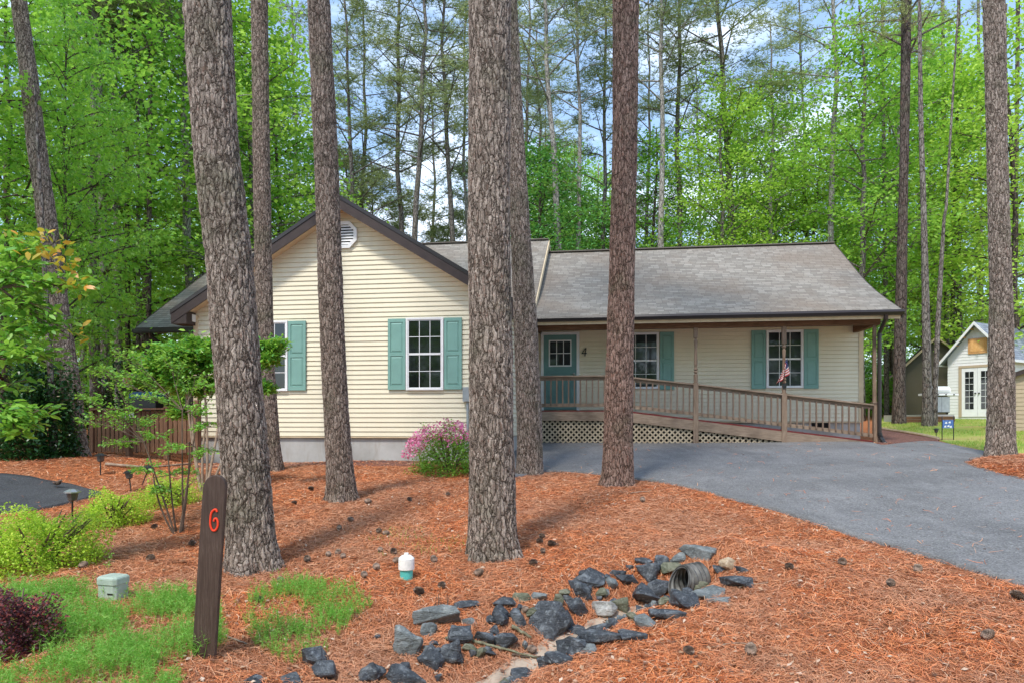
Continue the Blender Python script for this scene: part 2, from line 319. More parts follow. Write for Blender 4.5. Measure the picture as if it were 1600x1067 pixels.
# ------------------------------------------------------------------ mesh helpers
def tag(o, label=None, cat=None, group=None, kind=None):
    for k_, v_ in (('label', label), ('category', cat), ('group', group), ('kind', kind)):
        if v_: o[k_] = v_
    return o
def empty(name, loc=(0,0,0), rz=0, **kw):
    o = bpy.data.objects.new(name, None); COL.objects.link(o); o.location = loc; o.rotation_euler = (0,0,rz); o.empty_display_size = .2
    return tag(o, **kw)
def npmesh(name, V, Fc, m, parent=None, smooth=False, uv=None, loc=(0,0,0)):
    me = bpy.data.meshes.new(name); V = np.asarray(V, np.float32); Fc = np.asarray(Fc, np.int32); k = Fc.shape[1]
    me.vertices.add(len(V)); me.vertices.foreach_set('co', V.ravel())
    me.loops.add(Fc.size); me.loops.foreach_set('vertex_index', Fc.ravel())
    me.polygons.add(len(Fc)); me.polygons.foreach_set('loop_start', np.arange(0, Fc.size, k, dtype=np.int32))
    if smooth: me.polygons.foreach_set('use_smooth', np.ones(len(Fc), bool))
    if uv is not None:
        l = me.uv_layers.new(name='UVMap'); l.data.foreach_set('uv', np.asarray(uv, np.float32)[Fc.ravel()].ravel())
    me.update(calc_edges=True); me.materials.append(m)
    o = bpy.data.objects.new(name, me); COL.objects.link(o); o.location = loc
    if parent: o.parent = parent
    return o
class MB:
    def __init__(s): s.v, s.f, s.uv = [], [], {}
    def quad(s, *p, uv=None):
        i = len(s.v); s.v += [tuple(q) for q in p]; s.f.append(tuple(range(i, i+len(p))))
        if uv: s.uv[len(s.f)-1] = uv
        return s
    def hexa(s, a):   # 8 corners: bottom 4 ccw, top 4 ccw
        i = len(s.v); s.v += [tuple(q) for q in a]
        s.f += [(i+3,i+2,i+1,i), (i+4,i+5,i+6,i+7), (i,i+1,i+5,i+4), (i+1,i+2,i+6,i+5), (i+2,i+3,i+7,i+6), (i+3,i,i+4,i+7)]; return s
    def box(s, x0, x1, y0, y1, z0, z1):
        return s.hexa([(x0,y0,z0),(x1,y0,z0),(x1,y1,z0),(x0,y1,z0),(x0,y0,z1),(x1,y0,z1),(x1,y1,z1),(x0,y1,z1)])
    def beam(s, a, b, w, h, up=(0,0,1)):
        a, b = Vector(a), Vector(b); t = (b-a).normalized(); r = t.cross(Vector(up))
        if r.length < 1e-4: r = t.cross(Vector((1,0,0)))
        r = r.normalized()*w/2; u = r.cross(t).normalized()*h/2
        return s.hexa([a-r-u, a+r-u, b+r-u, b-r-u, a-r+u, a+r+u, b+r+u, b-r+u])
    def prism(s, poly, off):
        n = len(poly); i = len(s.v); o = Vector(off); s.v += [tuple(p) for p in poly]+[tuple(Vector(p)+o) for p in poly]
        s.f += [tuple(range(i+n-1, i-1, -1)), tuple(range(i+n, i+2*n))]+[(i+k, i+(k+1)%n, i+n+(k+1)%n, i+n+k) for k in range(n)]; return s
    def tube(s, path, rad, n=8, cap=True):
        path = [Vector(p) for p in path]; rad = rad if hasattr(rad, '__len__') else [rad]*len(path); i0 = len(s.v); prev = None
        for k, p in enumerate(path):
            t = (path[min(k+1,len(path)-1)]-path[max(k-1,0)]).normalized()
            r = t.cross(Vector((0,0,1))) if prev is None else prev-t*prev.dot(t)
            if r.length < 1e-3: r = t.cross(Vector((1,0,0)))
            r.normalize(); prev = r; u = t.cross(r)
            for j in range(n):
                a = 2*math.pi*j/n; s.v.append(tuple(p+(r*math.cos(a)+u*math.sin(a))*rad[k]))
        for k in range(len(path)-1):
            for j in range(n):
                a, b = i0+k*n+j, i0+k*n+(j+1)%n; s.f.append((a, a+n, b+n, b))
        if cap: s.f += [tuple(i0+j for j in range(n)), tuple(i0+(len(path)-1)*n+j for j in range(n-1,-1,-1))]
        return s
    def lathe(s, prof, n=14, c=(0,0,0)):
        return s.tube([(c[0],c[1],c[2]+z) for z, r in prof], [r for z, r in prof], n)
    def build(s, name, m, parent=None, off=(0,0,0), bevel=0, smooth=False, loc=None):
        me = bpy.data.meshes.new(name); me.from_pydata([(v[0]-off[0], v[1]-off[1], v[2]-off[2]) for v in s.v], [], s.f)
        if s.uv:
            l = me.uv_layers.new(name='UVMap')
            for fi, uvs in s.uv.items():
                for li, q in zip(me.polygons[fi].loop_indices, uvs): l.data[li].uv = q
        me.materials.append(m)
        bm = bmesh.new(); bm.from_mesh(me)
        if not s.uv: bmesh.ops.recalc_face_normals(bm, faces=bm.faces)
        if bevel: bmesh.ops.bevel(bm, geom=bm.edges[:], offset=bevel, segments=1, affect='EDGES', clamp_overlap=True)
        bm.to_mesh(me); bm.free()
        if smooth:
            for p in me.polygons: p.use_smooth = True
        o = bpy.data.objects.new(name, me); COL.objects.link(o)
        if parent: o.parent = parent
        if loc is not None: o.location = loc
        return o
def copy_tree(o, parent=None):
    c = o.copy(); COL.objects.link(c)
    if parent: c.parent = parent
    for ch in list(o.children): copy_tree(ch, c)
    return c
def unit(n): v = RNG.normal(size=(n,3)); return v/np.linalg.norm(v, axis=1)[:,None]
def leaves(C, size, up=.5, aspect=.55, fold=.15, shape='diamond', dirs=None):
    "leaf blades at points C (n,3): verts, faces"
    n = len(C); C = np.asarray(C, float); sz = size*RNG.uniform(.65, 1.3, n)[:,None]
    nr = unit(n); nr[:,2] = np.abs(nr[:,2])+up; nr /= np.linalg.norm(nr, axis=1)[:,None]
    t = unit(n) if dirs is None else dirs+.35*unit(n); t -= nr*(t*nr).sum(1)[:,None]; t /= np.linalg.norm(t, axis=1)[:,None]+1e-9
    b = np.cross(nr, t)
    if shape == 'star':
        V = [C]; 
        pts = []
        for k in range(5):
            a = math.radians(-110+55*k); ct, st = math.cos(a), math.sin(a); r = [.62,.9,1.,.9,.62][k]
            pts.append(C+(t*ct+b*st)*sz*r - nr*sz*.12)
            if k < 4:
                a2 = a+math.radians(27.5); pts.append(C+(t*math.cos(a2)+b*math.sin(a2))*sz*.40)
        V = np.stack([C-t*sz*.15]+pts, 1)             # 10 verts
        idx = np.arange(n)[:,None]*10; fs = []
        for k in range(1, 9, 2): pass
        q = [(0,1,2,0)]
        F_ = np.concatenate([idx+np.array(a) for a in ((0,1,2),(0,2,3),(0,3,4),(0,4,5),(0,5,6),(0,6,7),(0,7,8),(0,8,9))])
        return V.reshape(-1,3), F_
    w = sz*aspect*.5
    if shape == 'oval':
        V = np.stack([C, C+t*sz*.3+b*w+nr*fold*w, C+t*sz*.72+b*w*.8+nr*fold*w, C+t*sz-nr*sz*.08, C+t*sz*.72-b*w*.8+nr*fold*w, C+t*sz*.3-b*w+nr*fold*w], 1)
        idx = np.arange(n)[:,None]*6
        return V.reshape(-1,3), np.concatenate([idx+np.array((0,1,4,5)), idx+np.array((1,2,3,4))])
    V = np.stack([C-t*sz*.5, C+b*w+nr*fold*w, C+t*sz*.5, C-b*w+nr*fold*w], 1)
    return V.reshape(-1,3), np.arange(4*n).reshape(n,4)
def curve3(a, b, bend, n=5):
    a, b = Vector(a), Vector(b); m = (a+b)/2+Vector(bend)
    return [(1-t)**2*a+2*t*(1-t)*m+t*t*b for t in [i/(n-1) for i in range(n)]]

# ------------------------------------------------------------------ trees: prototypes for the woods
def rv(s=1): return Vector((random.uniform(-s,s), random.uniform(-s,s), random.uniform(-s,s)))
def tree_proto(name, H, r0, z0, R, nl, lf, per, kind, leafmat, barkmat, seed, shape=None, topfrac=.25, spread=.5):
    random.seed(seed); mb = MB(); C = []; Dn = []
    tp = []; x = y = 0
    for i in range(13):
        t = i/12; tp.append(Vector((x, y, H*t))); x += random.uniform(-.02,.02)*H*.35; y += random.uniform(-.02,.02)*H*.35
    def trunk_at(z):
        f = min(max(z/H*12, 0), 11.999); k = int(f); return tp[k].lerp(tp[k+1], f-k)
    mb.tube(tp, [r0*(1.25 if i == 0 else 1)*(1-.82*i/12)+.01 for i in range(13)], 10)
    for i in range(nl):
        t = (i+random.random())/nl; z = z0+(H*.98-z0)*t
        a = i*2.4+random.uniform(-.5,.5)
        env = math.sin(math.pi*min(.95, .18+.8*t))**.8 if kind != 'pine' else (1-.55*t)
        L = R*env*random.uniform(.6, 1.1); rise = (random.uniform(.15,.55) if kind == 'dec' else random.uniform(.1,.7))*L
        b = trunk_at(z); e = b+Vector((math.cos(a)*L, math.sin(a)*L, rise))
        rr = r0*(1-.7*z/H)*.38
        pth = curve3(b, e, (0,0,random.uniform(-.1,.2)*L), 6); mb.tube(pth, [rr*(1-.8*k/5)+.006 for k in range(6)], 5, False)
        if kind == 'dead': 
            continue
        ns = int(5+L*1.4) if kind == 'dec' else int(3+L)
        for j in range(ns):
            u = random.uniform(.3, 1.0) if kind == 'dec' else random.uniform(.5,1.0)
            k = min(int(u*5), 4); p = pth[k].lerp(pth[k+1], u*5-k) if k < 5 else pth[5]
            sl = L*random.uniform(.18,.42)*(1.2-u*.5)
            a2 = a+random.choice((-1,1))*random.uniform(.4,1.4); q = p+Vector((math.cos(a2)*sl, math.sin(a2)*sl, random.uniform(-.12,.35)*sl))
            mb.tube([p, (p+q)/2+Vector((0,0,.06*sl)), q], [rr*.3+.004, rr*.2+.003, .004], 4, False)
            for c in ((q, 1.), ((p+q)/2, .7)):
                m_ = int(per*c[1]); s_ = lf*(3.4 if kind == 'dec' else .95)*random.uniform(.7,1.4)
                G_ = RNG.normal(size=(m_,3))*[s_, s_, s_*(.38 if kind == 'dec' else .45)]
                C.append(G_+np.array(c[0])); Dn.append(G_)
    root = empty(name); tr = mb.build('trunk', barkmat, root, smooth=True)
    if C:
        C = np.concatenate(C); Dn = np.concatenate(Dn)
        if kind == 'pine':
            # needle fans: thin blades radiating from each shoot
            n = len(C); rep = 5; CC = np.repeat(C, rep, 0); d = unit(len(CC)); d[:,2] = np.abs(d[:,2])*.8; ln = lf*RNG.uniform(.6,1.1,len(CC))[:,None]
            sd = np.cross(d, unit(len(CC))); sd /= np.linalg.norm(sd,axis=1)[:,None]+1e-9; w = lf*.042
            V = np.stack([CC-sd*w, CC+sd*w, CC+d*ln], 1).reshape(-1,3)
            cr = npmesh('crown', V, np.arange(len(V)).reshape(-1,3), leafmat, root)
        else:
            V, Fc = leaves(C, lf, .55, .75, shape=shape or 'diamond'); cr = npmesh('crown', V, Fc, leafmat, root)
    return root
DEC = [tree_proto('broadleaf_tree', 17, .15, 2.5, 3.4, 38, .16, 24, 'dec', L_DEC, BARKF, 11),
       tree_proto('broadleaf_tree', 15, .13, 1.2, 3.0, 40, .15, 22, 'dec', L_DEC, BARKD, 12),
       tree_proto('broadleaf_tree', 19, .18, 5.0, 3.8, 34, .17, 24, 'dec', L_DEC, BARKP, 13)]
DRK = tree_proto('dark_broadleaf_tree', 13, .14, 1.0, 3.4, 46, .15, 34, 'dec', L_DARK, BARKD, 14)
PIN = [tree_proto('pine_tree', 27, .20, 13.0, 4.2, 28, .34, 14, 'pine', L_PINE, BARKF, 21),
       tree_proto('pine_tree', 25, .18, 10.0, 3.6, 25, .34, 14, 'pine', L_PINE, BARKF, 22),
       tree_proto('pine_tree', 26, .17, 15.0, 3.8, 24, .34, 13, 'pine', L_PINE, BARKP, 23),
       tree_proto('young_pine_tree', 12, .12, 2.5, 2.6, 40, .30, 18, 'pine', L_PINE, BARKF, 24)]
used = set()
def place(proto, px, d, s=1.0, label='', group=None, cat='tree', sz=None, lean=0, rz=None, bark_m=None, wpx=None, name=None):
    x = (px-800)/F*d; z = g(x, d)-.15
    if proto.name in used: o = copy_tree(proto)
    else: o = proto; used.add(proto.name)
    if name: o.name = name
    o.location = (x, d, z); o.scale = (s, s, sz or s); o.rotation_euler = (0, lean, random.uniform(0,6.28) if rz is None else rz)
    # lean acts about the viewing axis: turn the tree first, then tip it sideways
    o.rotation_mode = 'XYZ'; o.rotation_euler = (Matrix.Rotation(lean, 3, 'Y')@Matrix.Rotation(o.rotation_euler.z, 3, 'Z')).to_euler()
    tag(o, label, cat, group)
    return o

# named pines behind the roof: px at roofline, px at the top edge, depth, proto, scale, label
def bgpine(px0, y0, px1, d, k, s, label, sz=1.0):
    lean = math.atan2((px1-px0), y0); zroof = (HY-y0)/F*d
    pxb = px0-(px1-px0)/y0*(HY-y0)*1.0
    return place(PIN[k], pxb, d, s, label, 'pines standing behind the house', 'pine tree', sz, lean)
TREES = [
 (881,395,864,33,2,1.15,'pale straight pine rising above the roof just left of the reddish trunk'),
 (915,395,906,34,2,.9,'slim grey pine over the roof, hard against the reddish trunk on its left side'),
 (941,395,932,37,1,.85,'dark thin pine half hidden left of the reddish foreground trunk'),
 (1044,390,1043,33,2,1.05,'pale pine rising over the porch roof, first one right of the reddish trunk'),
 (1066,388,1062,35,0,.9,'darker pine close beside the pale one right of the reddish trunk'),
 (1013,390,1008,42,1,.8,'very thin pine between the reddish trunk and the pale pine over the roof'),
 (1139,385,1137,34,0,1.1,'greyish pine wrapped in light green leaves above the middle of the porch roof'),
 (1265,385,1262,40,1,.8,'thin pine among yellow-green leaves near the right end of the ridge'),
 (1308,385,1298,31,2,.95,'whitish pine standing at the right end of the roof ridge'),
 (572,320,574,40,1,.95,'dark thin pine above the right slope of the gable, in open sky'),
 (630,355,622,38,0,.95,'left one of two tall pines standing in the open sky above the gable'),
 (650,365,653,36,0,1.0,'forked tall pine with bare side limbs in the open sky above the gable'),
 (705,375,702,38,0,.95,'tall pine just left of the thick central trunk, behind the roof'),
 (727,380,729,42,2,.9,'pale pine touching the left edge of the thick central trunk'),
 (470,310,470,40,1,.85,'reddish thin pine among bright leaves left of the gable peak'),
 (545,300,524,37,1,.95,'leaning thin pine close behind the trunk that crosses the gable peak'),
 (840,300,835,48,0,.9,'distant dark pine above the roof step between the central trunks'),
 (822,200,822,44,0,1.0,'bushy pine seen high between the central and the reddish trunks'),
 (1215,385,1217,44,1,.9,'dark pine behind light leaves over the right half of the porch roof'),
 (680,330,676,50,1,.9,'distant pine in the gap above the gable, short bare limbs'),
 (1100,380,1100,50,1,.9,'distant pine in the sky gap above the porch roof')]
for t in TREES: bgpine(*t[:6], t[6])
# broadleaf trees close behind the house
BR = [
 (DRK,850,34,1.05,'dense dark green tree rising behind the roof step, left of the reddish trunk'),
 (DRK,905,38,.95,'dark leafy tree behind two pale pines over the porch roof'),
 (DEC[1],1015,36,1.0,'mid green leafy tree directly right of the reddish trunk above the roof'),
 (DEC[0],1130,33,.95,'light green tree wrapped round a pine above the middle of the porch roof'),
 (DEC[2],1200,35,.92,'yellow-green airy tree over the right half of the porch roof'),
 (DEC[1],1265,38,1.1,'bright green tree over the right end of the ridge'),
 (DEC[0],1345,30,1.05,'light green tree just beyond the right end of the porch roof'),
 (DEC[2],1400,33,1.0,'tall green tree behind the dark pine beside the porch'),
 (DEC[0],1500,34,1.05,'dense green tree above the olive house and white shed'),
 (DEC[1],1590,30,1.2,'green tree at the right edge beyond the big right trunk'),
 (DEC[1],440,32,1.1,'bright green tree rising left of the gable peak'),
 (DEC[0],395,27,1.05,'bright green tree between the two left trunks above the garage roof'),
 (DEC[1],1075,44,.9,'low green tree behind the ridge below the sky gap'),
 (DEC[0],1455,40,1.2,'tall light green tree above the olive house'),
 (DEC[2],300,26,1.1,'tall broadleaf tree behind the left end of the garage roof'),
 (DEC[1],200,30,1.1,'green tree above the low dark roof at the left'),
 (DEC[0],150,23,1.15,'green tree behind the pale twin trunks at the left')]
BR += [(DEC[1],960,40,.85,'mid green leafy tree hidden mostly by the reddish trunk above the ridge'),(DRK,820,42,1.0,'dark leafy tree behind the central trunks above the roof step'),
 (DEC[0],1050,41,.62,'small bright tree low above the ridge right of the two close pines'),(DEC[1],735,43,.62,'small leafy tree low behind the thick central trunk'),
 (DEC[0],650,41,.50,'small bright leafy tree peeking above the right gable slope'),(DEC[2],1170,40,1.0,'tall yellow-green tree behind the middle of the porch roof'),(DEC[2],1440,36,1.1,'airy green tree behind the forked tree')]
for pr, px, d, s, lb in BR: place(pr, px, d, s, lb, 'leafy trees behind the house', 'leafy tree')
for i, (px, d, s) in enumerate(((590,44,1.15),(640,46,1.05),(555,40,1.1),(690,46,.95),(760,44,1.2),(1100,48,.8),(1000,50,1.1))):
    lb = ['soft round young pine low in the sky gap above the gable slope','broad young pine under the two tall pines above the gable','young pine just right of the gable peak','young pine left of the thick central trunk above the shingles',
          'young pine hidden mostly by the thick central trunk','young pine low behind the middle of the porch roof','young pine behind the roof right of the reddish trunk'][i]
    place(PIN[3], px, d, s, lb, 'young pines behind the house', 'pine tree', sz=s*1.15)
# the deeper wood: many trees nothing tells apart
random.seed(99)
WG = 'trees deep in the woods'
k = 0
for d0, d1, n, lo, hi in ((40,50,24,-120,1750),(52,64,26,-100,1700),(68,85,24,-50,1650)):
    for i in range(n):
        px = lo+(hi-lo)*(i+random.uniform(.15,.85))/n; d = random.uniform(d0, d1); w_ = 3600/d
        gap = 525-w_ < px < 735+w_*.3 or 990-w_*.7 < px < 1100+w_*.5
        pr = random.choice((DEC[0], DEC[1], DEC[2], DEC[0], DRK, PIN[0]) if 1100 < px or px < 480 else (DEC[0], DEC[2], DRK, PIN[0], PIN[1]))
        s = random.uniform(.8, 1.15)
        if gap:
            if d < 52 and random.random() < .6: continue
            pr = random.choice((PIN[2], PIN[3], DEC[1])); s = random.uniform(.5,.62)*d/50 if pr is DEC[1] else (random.uniform(.6,.85) if pr is PIN[3] else .8)
        elif d > 60: s *= 1.1
        isp = pr in PIN
        place(pr, px, d, s, 'tall pine deep in the woods behind the nearer trees' if isp else 'leafy tree deep in the woods behind the nearer trees',
              'pines deep in the woods' if isp else 'leafy trees deep in the woods', 'pine tree' if isp else 'leafy tree')
# trees across the road behind the camera: the windows mirror them
for i, (x_, y_) in enumerate(((-16,-16),(-9,-19),(-3,-15),(3,-20),(9,-16),(15,-19),(22,-15),(-22,-19),(-12.5,-22),(-6,-24),(0,-23),(6,-24),(12,-23),(-19,-24))):
    o = copy_tree(DEC[i%2] if i < 8 else DRK); o.location = (x_, y_, -2.6); o.scale = (1.15,1.15,1.0 if i < 8 else 1.3); o.rotation_euler = (0,0,i); tag(o, 'leafy tree across the road mirrored in the windows', 'leafy tree', 'trees mirrored in the windows')
# understorey bushes that close the view between the trunks
def bush_data(n, r, lf, hz=.8, shape='diamond', up=.5, aspect=.6, hollow=.35):
    u = unit(n); u[:,2] = np.abs(u[:,2]); rad = RNG.uniform(hollow, 1, n)**.5
    lump = 1+.22*np.sin(u[:,0]*5+1)*np.cos(u[:,1]*4+2)+.12*np.sin(u[:,0]*11+u[:,2]*9)
    C = u*(rad*lump)[:,None]*np.array([r, r, r*hz]); return leaves(C, lf, up, aspect, shape=shape)
def bush(name, loc, r, n, lf, m, label, cat='shrub', hz=.8, group=None, shape='diamond', up=.5, aspect=.6, stems=14, sx=1, sy=1, stemm=None):
    root = empty(name, loc, label=label, cat=cat, group=group)
    V, Fc = bush_data(n, r, lf, hz, shape, up, aspect); V[:,0] *= sx; V[:,1] *= sy
    npmesh('foliage', V, Fc, m, root); mb = MB()
    for i in range(stems):
        a = random.uniform(0,6.28); q = random.uniform(.35,.85); e = Vector((math.cos(a)*r*q*sx, math.sin(a)*r*q*sy, r*hz*random.uniform(.5,.95)))
        mb.tube(curve3((random.uniform(-.06,.06)*r,random.uniform(-.06,.06)*r,-.05), e, (0,0,.1*r), 5), [.018*r+.003]*4+[.003], 5, False)
    mb.build('stem', stemm or TWIG, root, smooth=True); return root
UB = bush('understorey_bush', (0,0,0), 2.2, 5200, .15, L_DEC, '', hz=1.1, shape='diamond'); first = True
def under(px, d, s, label, group):
    global first
    o = UB if first else copy_tree(UB); first = False
    x = (px-800)/F*d; o.location = (x, d, g(x,d)-.1); o.scale = (s,s,s*random.uniform(.8,1.3)); o.rotation_euler = (0,0,random.uniform(0,6)); tag(o, label, 'bush', group)
for i in range(34):
    px = -80+1760*(i+random.random())/34; d = random.uniform(44, 66)
    if 700 < px < 1290: continue
    under(px, d, random.uniform(.9,1.8), 'leafy bush on the forest floor deep in the woods', 'bushes deep in the woods')
under(1388, 40, .9, 'leafy bush far beyond the porch corner', None)
under(1500, 41, 1.1, 'leafy bush behind the olive house', None)
under(140, 27, .9, 'leafy bush behind the pale twin trunks', None)
under(215, 38, 1.1, 'leafy bush beside the distant house at the left', None)
# trunks with a given outline (y: centre px, width px), real bark relief
def outline_tree(name, label, prof, bm_, top=15.0, nseg=150, dz=.014, cat='pine tree', group=None, crown=True, d=None, seed=0, flare=1.0, knots=()):
    yb = prof[-1][0]; cxb = prof[-1][1]
    x0, d0, z0 = gp(cxb, yb-6)
    if d: d0 = d; x0 = (cxb-800)/F*d0; z0 = g(x0, d0)
    ys = np.array([p[0] for p in prof], float); cx = np.array([p[1] for p in prof], float); ww = np.array([p[2] for p in prof], float)
    zs = -(ys-HY)/F*d0; order = np.argsort(zs); zs, cx, ww = zs[order], (cx[order]-800)/F*d0, ww[order]*d0/F/2
    # extrapolate to the treetop
    zz = list(np.arange(z0-.15, zs[-1]+.6, dz)); ztop = top; zz += list(np.linspace(zs[-1]+.65, ztop, 40)); zz = np.array(zz)
    sl = (cx[-1]-cx[-2])/(zs[-1]-zs[-2]); X = np.interp(zz, zs, cx); over = zz > zs[-1]; X[over] = cx[-1]+sl*.6*(zz[over]-zs[-1])
    ker = np.ones(41)/41; Xp = np.r_[np.full(20,X[0]), X, np.full(20,X[-1])]; X = np.where(over, X, np.convolve(Xp, ker, 'valid'))
    R = np.interp(zz, zs, ww); R[over] = ww[-1]*np.linspace(1, .35, over.sum()); R = R*math.cos(math.atan2(x0, d0)); R -= .010 if nseg > 60 else 0
    rs = np.random.default_rng(seed+5); A = np.linspace(0, 2*np.pi, nseg, endpoint=False); ph = rs.uniform(0, 6.28, 6)
    hgt = (zz-z0)[:,None]
    und = 1+.018*np.sin(2*A[None]+ph[0]+hgt*.8)+.014*np.sin(3*A[None]+ph[1]-hgt*1.3)+.01*np.sin(hgt*5+ph[3])
    und += .13*flare*np.exp(-np.clip(hgt,0,9)/.20)*(1+1.0*np.sin(4*A[None]+ph[2])+.5*np.sin(7*A[None]+ph[4]))
    RR = R[:,None]*und
    V = np.stack([X[:,None]-x0+RR*np.cos(A), RR*np.sin(A), np.repeat(zz[:,None]-z0, nseg, 1)], 2).reshape(-1,3)
    n = len(zz); i = np.arange(n-1)[:,None]*nseg; j = np.arange(nseg)[None]
    Fc = np.stack([i+j, i+(j+1)%nseg, i+nseg+(j+1)%nseg, i+nseg+j], 2).reshape(-1,4)
    root = empty(name, (x0, d0, z0), label=label, cat=cat, group=group)
    npmesh('trunk', V, Fc, bm_, root, smooth=True)
    if crown:
        c = bpy.data.objects.new('crown', HICROWN); COL.objects.link(c); c.parent = root; c.location = (X[-1]-x0, 0, ztop-z0-3.2); c.rotation_euler = (0,0,seed*1.3); c.scale=(.9,.9,.9)
    return root
# a high pine crown with limbs, used by the near pines (above the frame)
def hicrown():
    random.seed(5); mb = MB(); C = []
    for i in range(22):
        a = i*2.4; z = i*.22; L = random.uniform(1.6,3.0)*(1-.02*i); e = Vector((math.cos(a)*L, math.sin(a)*L, z+random.uniform(.2,1.0)))
        mb.tube(curve3((0,0,z), e, (0,0,.2), 5), [.05,.04,.03,.02,.01], 5, False)
        for j in range(7):
            p = Vector((0,0,z)).lerp(e, random.uniform(.45,1)); C.append(RNG.normal(size=(10,3))*[.28,.28,.14]+np.array(p))
    C = np.concatenate(C); CC = np.repeat(C, 6, 0); d = unit(len(CC)); d[:,2] = np.abs(d[:,2]); sd = np.cross(d, unit(len(CC))); sd /= np.linalg.norm(sd,axis=1)[:,None]
    V = np.stack([CC-sd*.012, CC+sd*.012, CC+d*.2], 1).reshape(-1,3); nv = len(mb.v)
    me = bpy.data.meshes.new('crown'); me.from_pydata([tuple(v) for v in mb.v]+V.tolist(), [], mb.f+(np.arange(len(V)).reshape(-1,3)+nv).tolist())
    me.materials.append(BARKF); me.materials.append(L_PINE); mi = np.zeros(len(me.polygons), np.int32); mi[len(mb.f):] = 1; me.polygons.foreach_set('material_index', mi); return me
HICROWN = hicrown()
PG = 'pine trunks in front of the house'
outline_tree('pine_tree', 'thick leaning pine trunk beside the brown numbered stake', [(0,323,76),(234,338,73),(400,358,76),(568,370,77),(703,381,79),(840,391,82),(875,395,86),(893,397,92)], BARK, 13, 210, .012, seed=1)
outline_tree('pine_tree', 'slender pine trunk just right of the thick leaning one, behind it', [(0,405,28),(400,411,28),(568,415,29),(700,424,31),(740,428,34)], BARK2, 15, 110, .018, seed=2)
outline_tree('pine_tree', 'pine trunk crossing the gable peak and its octagonal vent', [(0,498,36),(234,509,39),(468,517,41),(600,523,41),(720,530,43),(770,534,47),(787,535,51)], BARK2, 14, 140, .015, seed=3)
outline_tree('pine_tree', 'thickest straight pine trunk in the middle, behind the white pipe cap', [(0,765,68),(340,764,66),(520,767,68),(700,768,72),(820,769,77),(860,770,82),(872,770,86)], BARK, 13, 210, .012, seed=4)
outline_tree('pine_tree', 'pine trunk leaning against the view of the central one, left of the teal front door', [(0,796,24),(234,806,30),(400,815,33),(500,821,37),(650,827,40),(735,828,42),(746,828,46)], BARK, 15, 120, .017, seed=5)
outline_tree('pine_tree', 'reddish scaly pine trunk at the driveway edge in front of the porch', [(0,978,42),(234,976,41),(468,971,42),(650,966,46),(745,965,49),(764,964,53)], BARK3, 14, 140, .015, seed=6)
outline_tree('pine_tree', 'pine trunk on the needle island at the right of the driveway', [(0,1553,38),(234,1558,36),(450,1564,38),(600,1564,45),(690,1564,49),(722,1564,55)], BARK, 15, 130, .016, seed=7)
outline_tree('pine_tree', 'curved pine trunk leaning left beside the black path', [(0,29,26),(117,45,30),(234,58,33),(350,74,34),(500,94,35),(600,110,35),(700,119,38),(719,121,42)], BARK, 15, 110, .018, seed=8)
outline_tree('slim_tree', 'thin bent trunk just left of the curved pine by the path', [(300,62,7),(430,72,9),(540,75,10),(620,80,12),(721,88,15)], BARKF, 6.5, 20, .1, 'tree', crown=False, seed=9)
# mid-distance trunks at the sides
MT = [('pine_tree','dark straight pine standing on the lawn right of the porch corner',[(0,1417,16),(300,1412,15),(500,1407,19),(600,1404,20),(661,1403,24)],25,BARKD),
 ('twin_trunk_tree','pale trunk of a forked tree on the lawn left of the grill',[(0,1436,6),(350,1441,10),(520,1452,14),(600,1450,15),(658,1449,20)],23,BARKF),
 ('twin_trunk_tree','thinner leaning trunk rising from the forked tree left of the grill',[(330,1478,5),(450,1466,8),(600,1459,9),(658,1457,12)],23.1,BARKF),
 ('pine_tree','paler twin pine at the left, left one of the close pair',[(0,150,10),(300,160,13),(560,165,15),(690,166,17)],24,BARKP),
 ('pine_tree','paler twin pine at the left, right one of the close pair',[(0,176,9),(300,182,12),(560,186,13),(690,187,15)],25,BARKP),
 ('pine_tree','grey trunk between the curved pine and the pale pair',[(0,112,7),(300,123,9),(560,131,11),(690,133,13)],27,BARKF),
 ('pine_tree','dark trunk right of the pale pair at the left',[(0,196,6),(450,200,8),(690,200,9)],25,BARKD),
 ('pine_tree','straight thin trunk in front of the distant beige house',[(0,214,5),(450,216,7),(690,216,8)],25,BARKF),
 ('pine_tree','dark trunk close to the low roof corner at the left',[(0,236,6),(450,232,9),(690,231,10)],24,BARKD),
 ('slim_tree','slim dark trunk in the woods just right of the forked tree',[(0,1499,5),(450,1489,8),(640,1487,9)],34,BARKD),
 ('slim_tree','slim trunk above the olive house roof',[(0,1472,6),(380,1478,8),(640,1480,9)],36,BARKF),
 ('slim_tree','straight trunk behind the white shed peak',[(0,1528,5),(400,1533,7),(640,1534,8)],38,BARKF),
 ('slim_tree','trunk in the woods beyond the porch corner post',[(0,1378,5),(400,1383,7),(640,1386,9)],34,BARKF),
 ('slim_tree','thin trunk beyond the lawn between the porch post and the dark pine',[(200,1390,4),(500,1392,5),(645,1393,6)],42,BARKD),
 ('slim_tree','dark trunk in the far right gap beside the big right trunk',[(0,1591,7),(400,1586,8),(640,1584,9)],34,BARKD)]
for nm, lb, pr, d, b in MT: outline_tree(nm, lb, pr, b, 16, 14, .25, 'pine tree' if 'pine' in nm else 'tree', crown=('pine' in nm), d=d, seed=int(d*10), flare=.5)
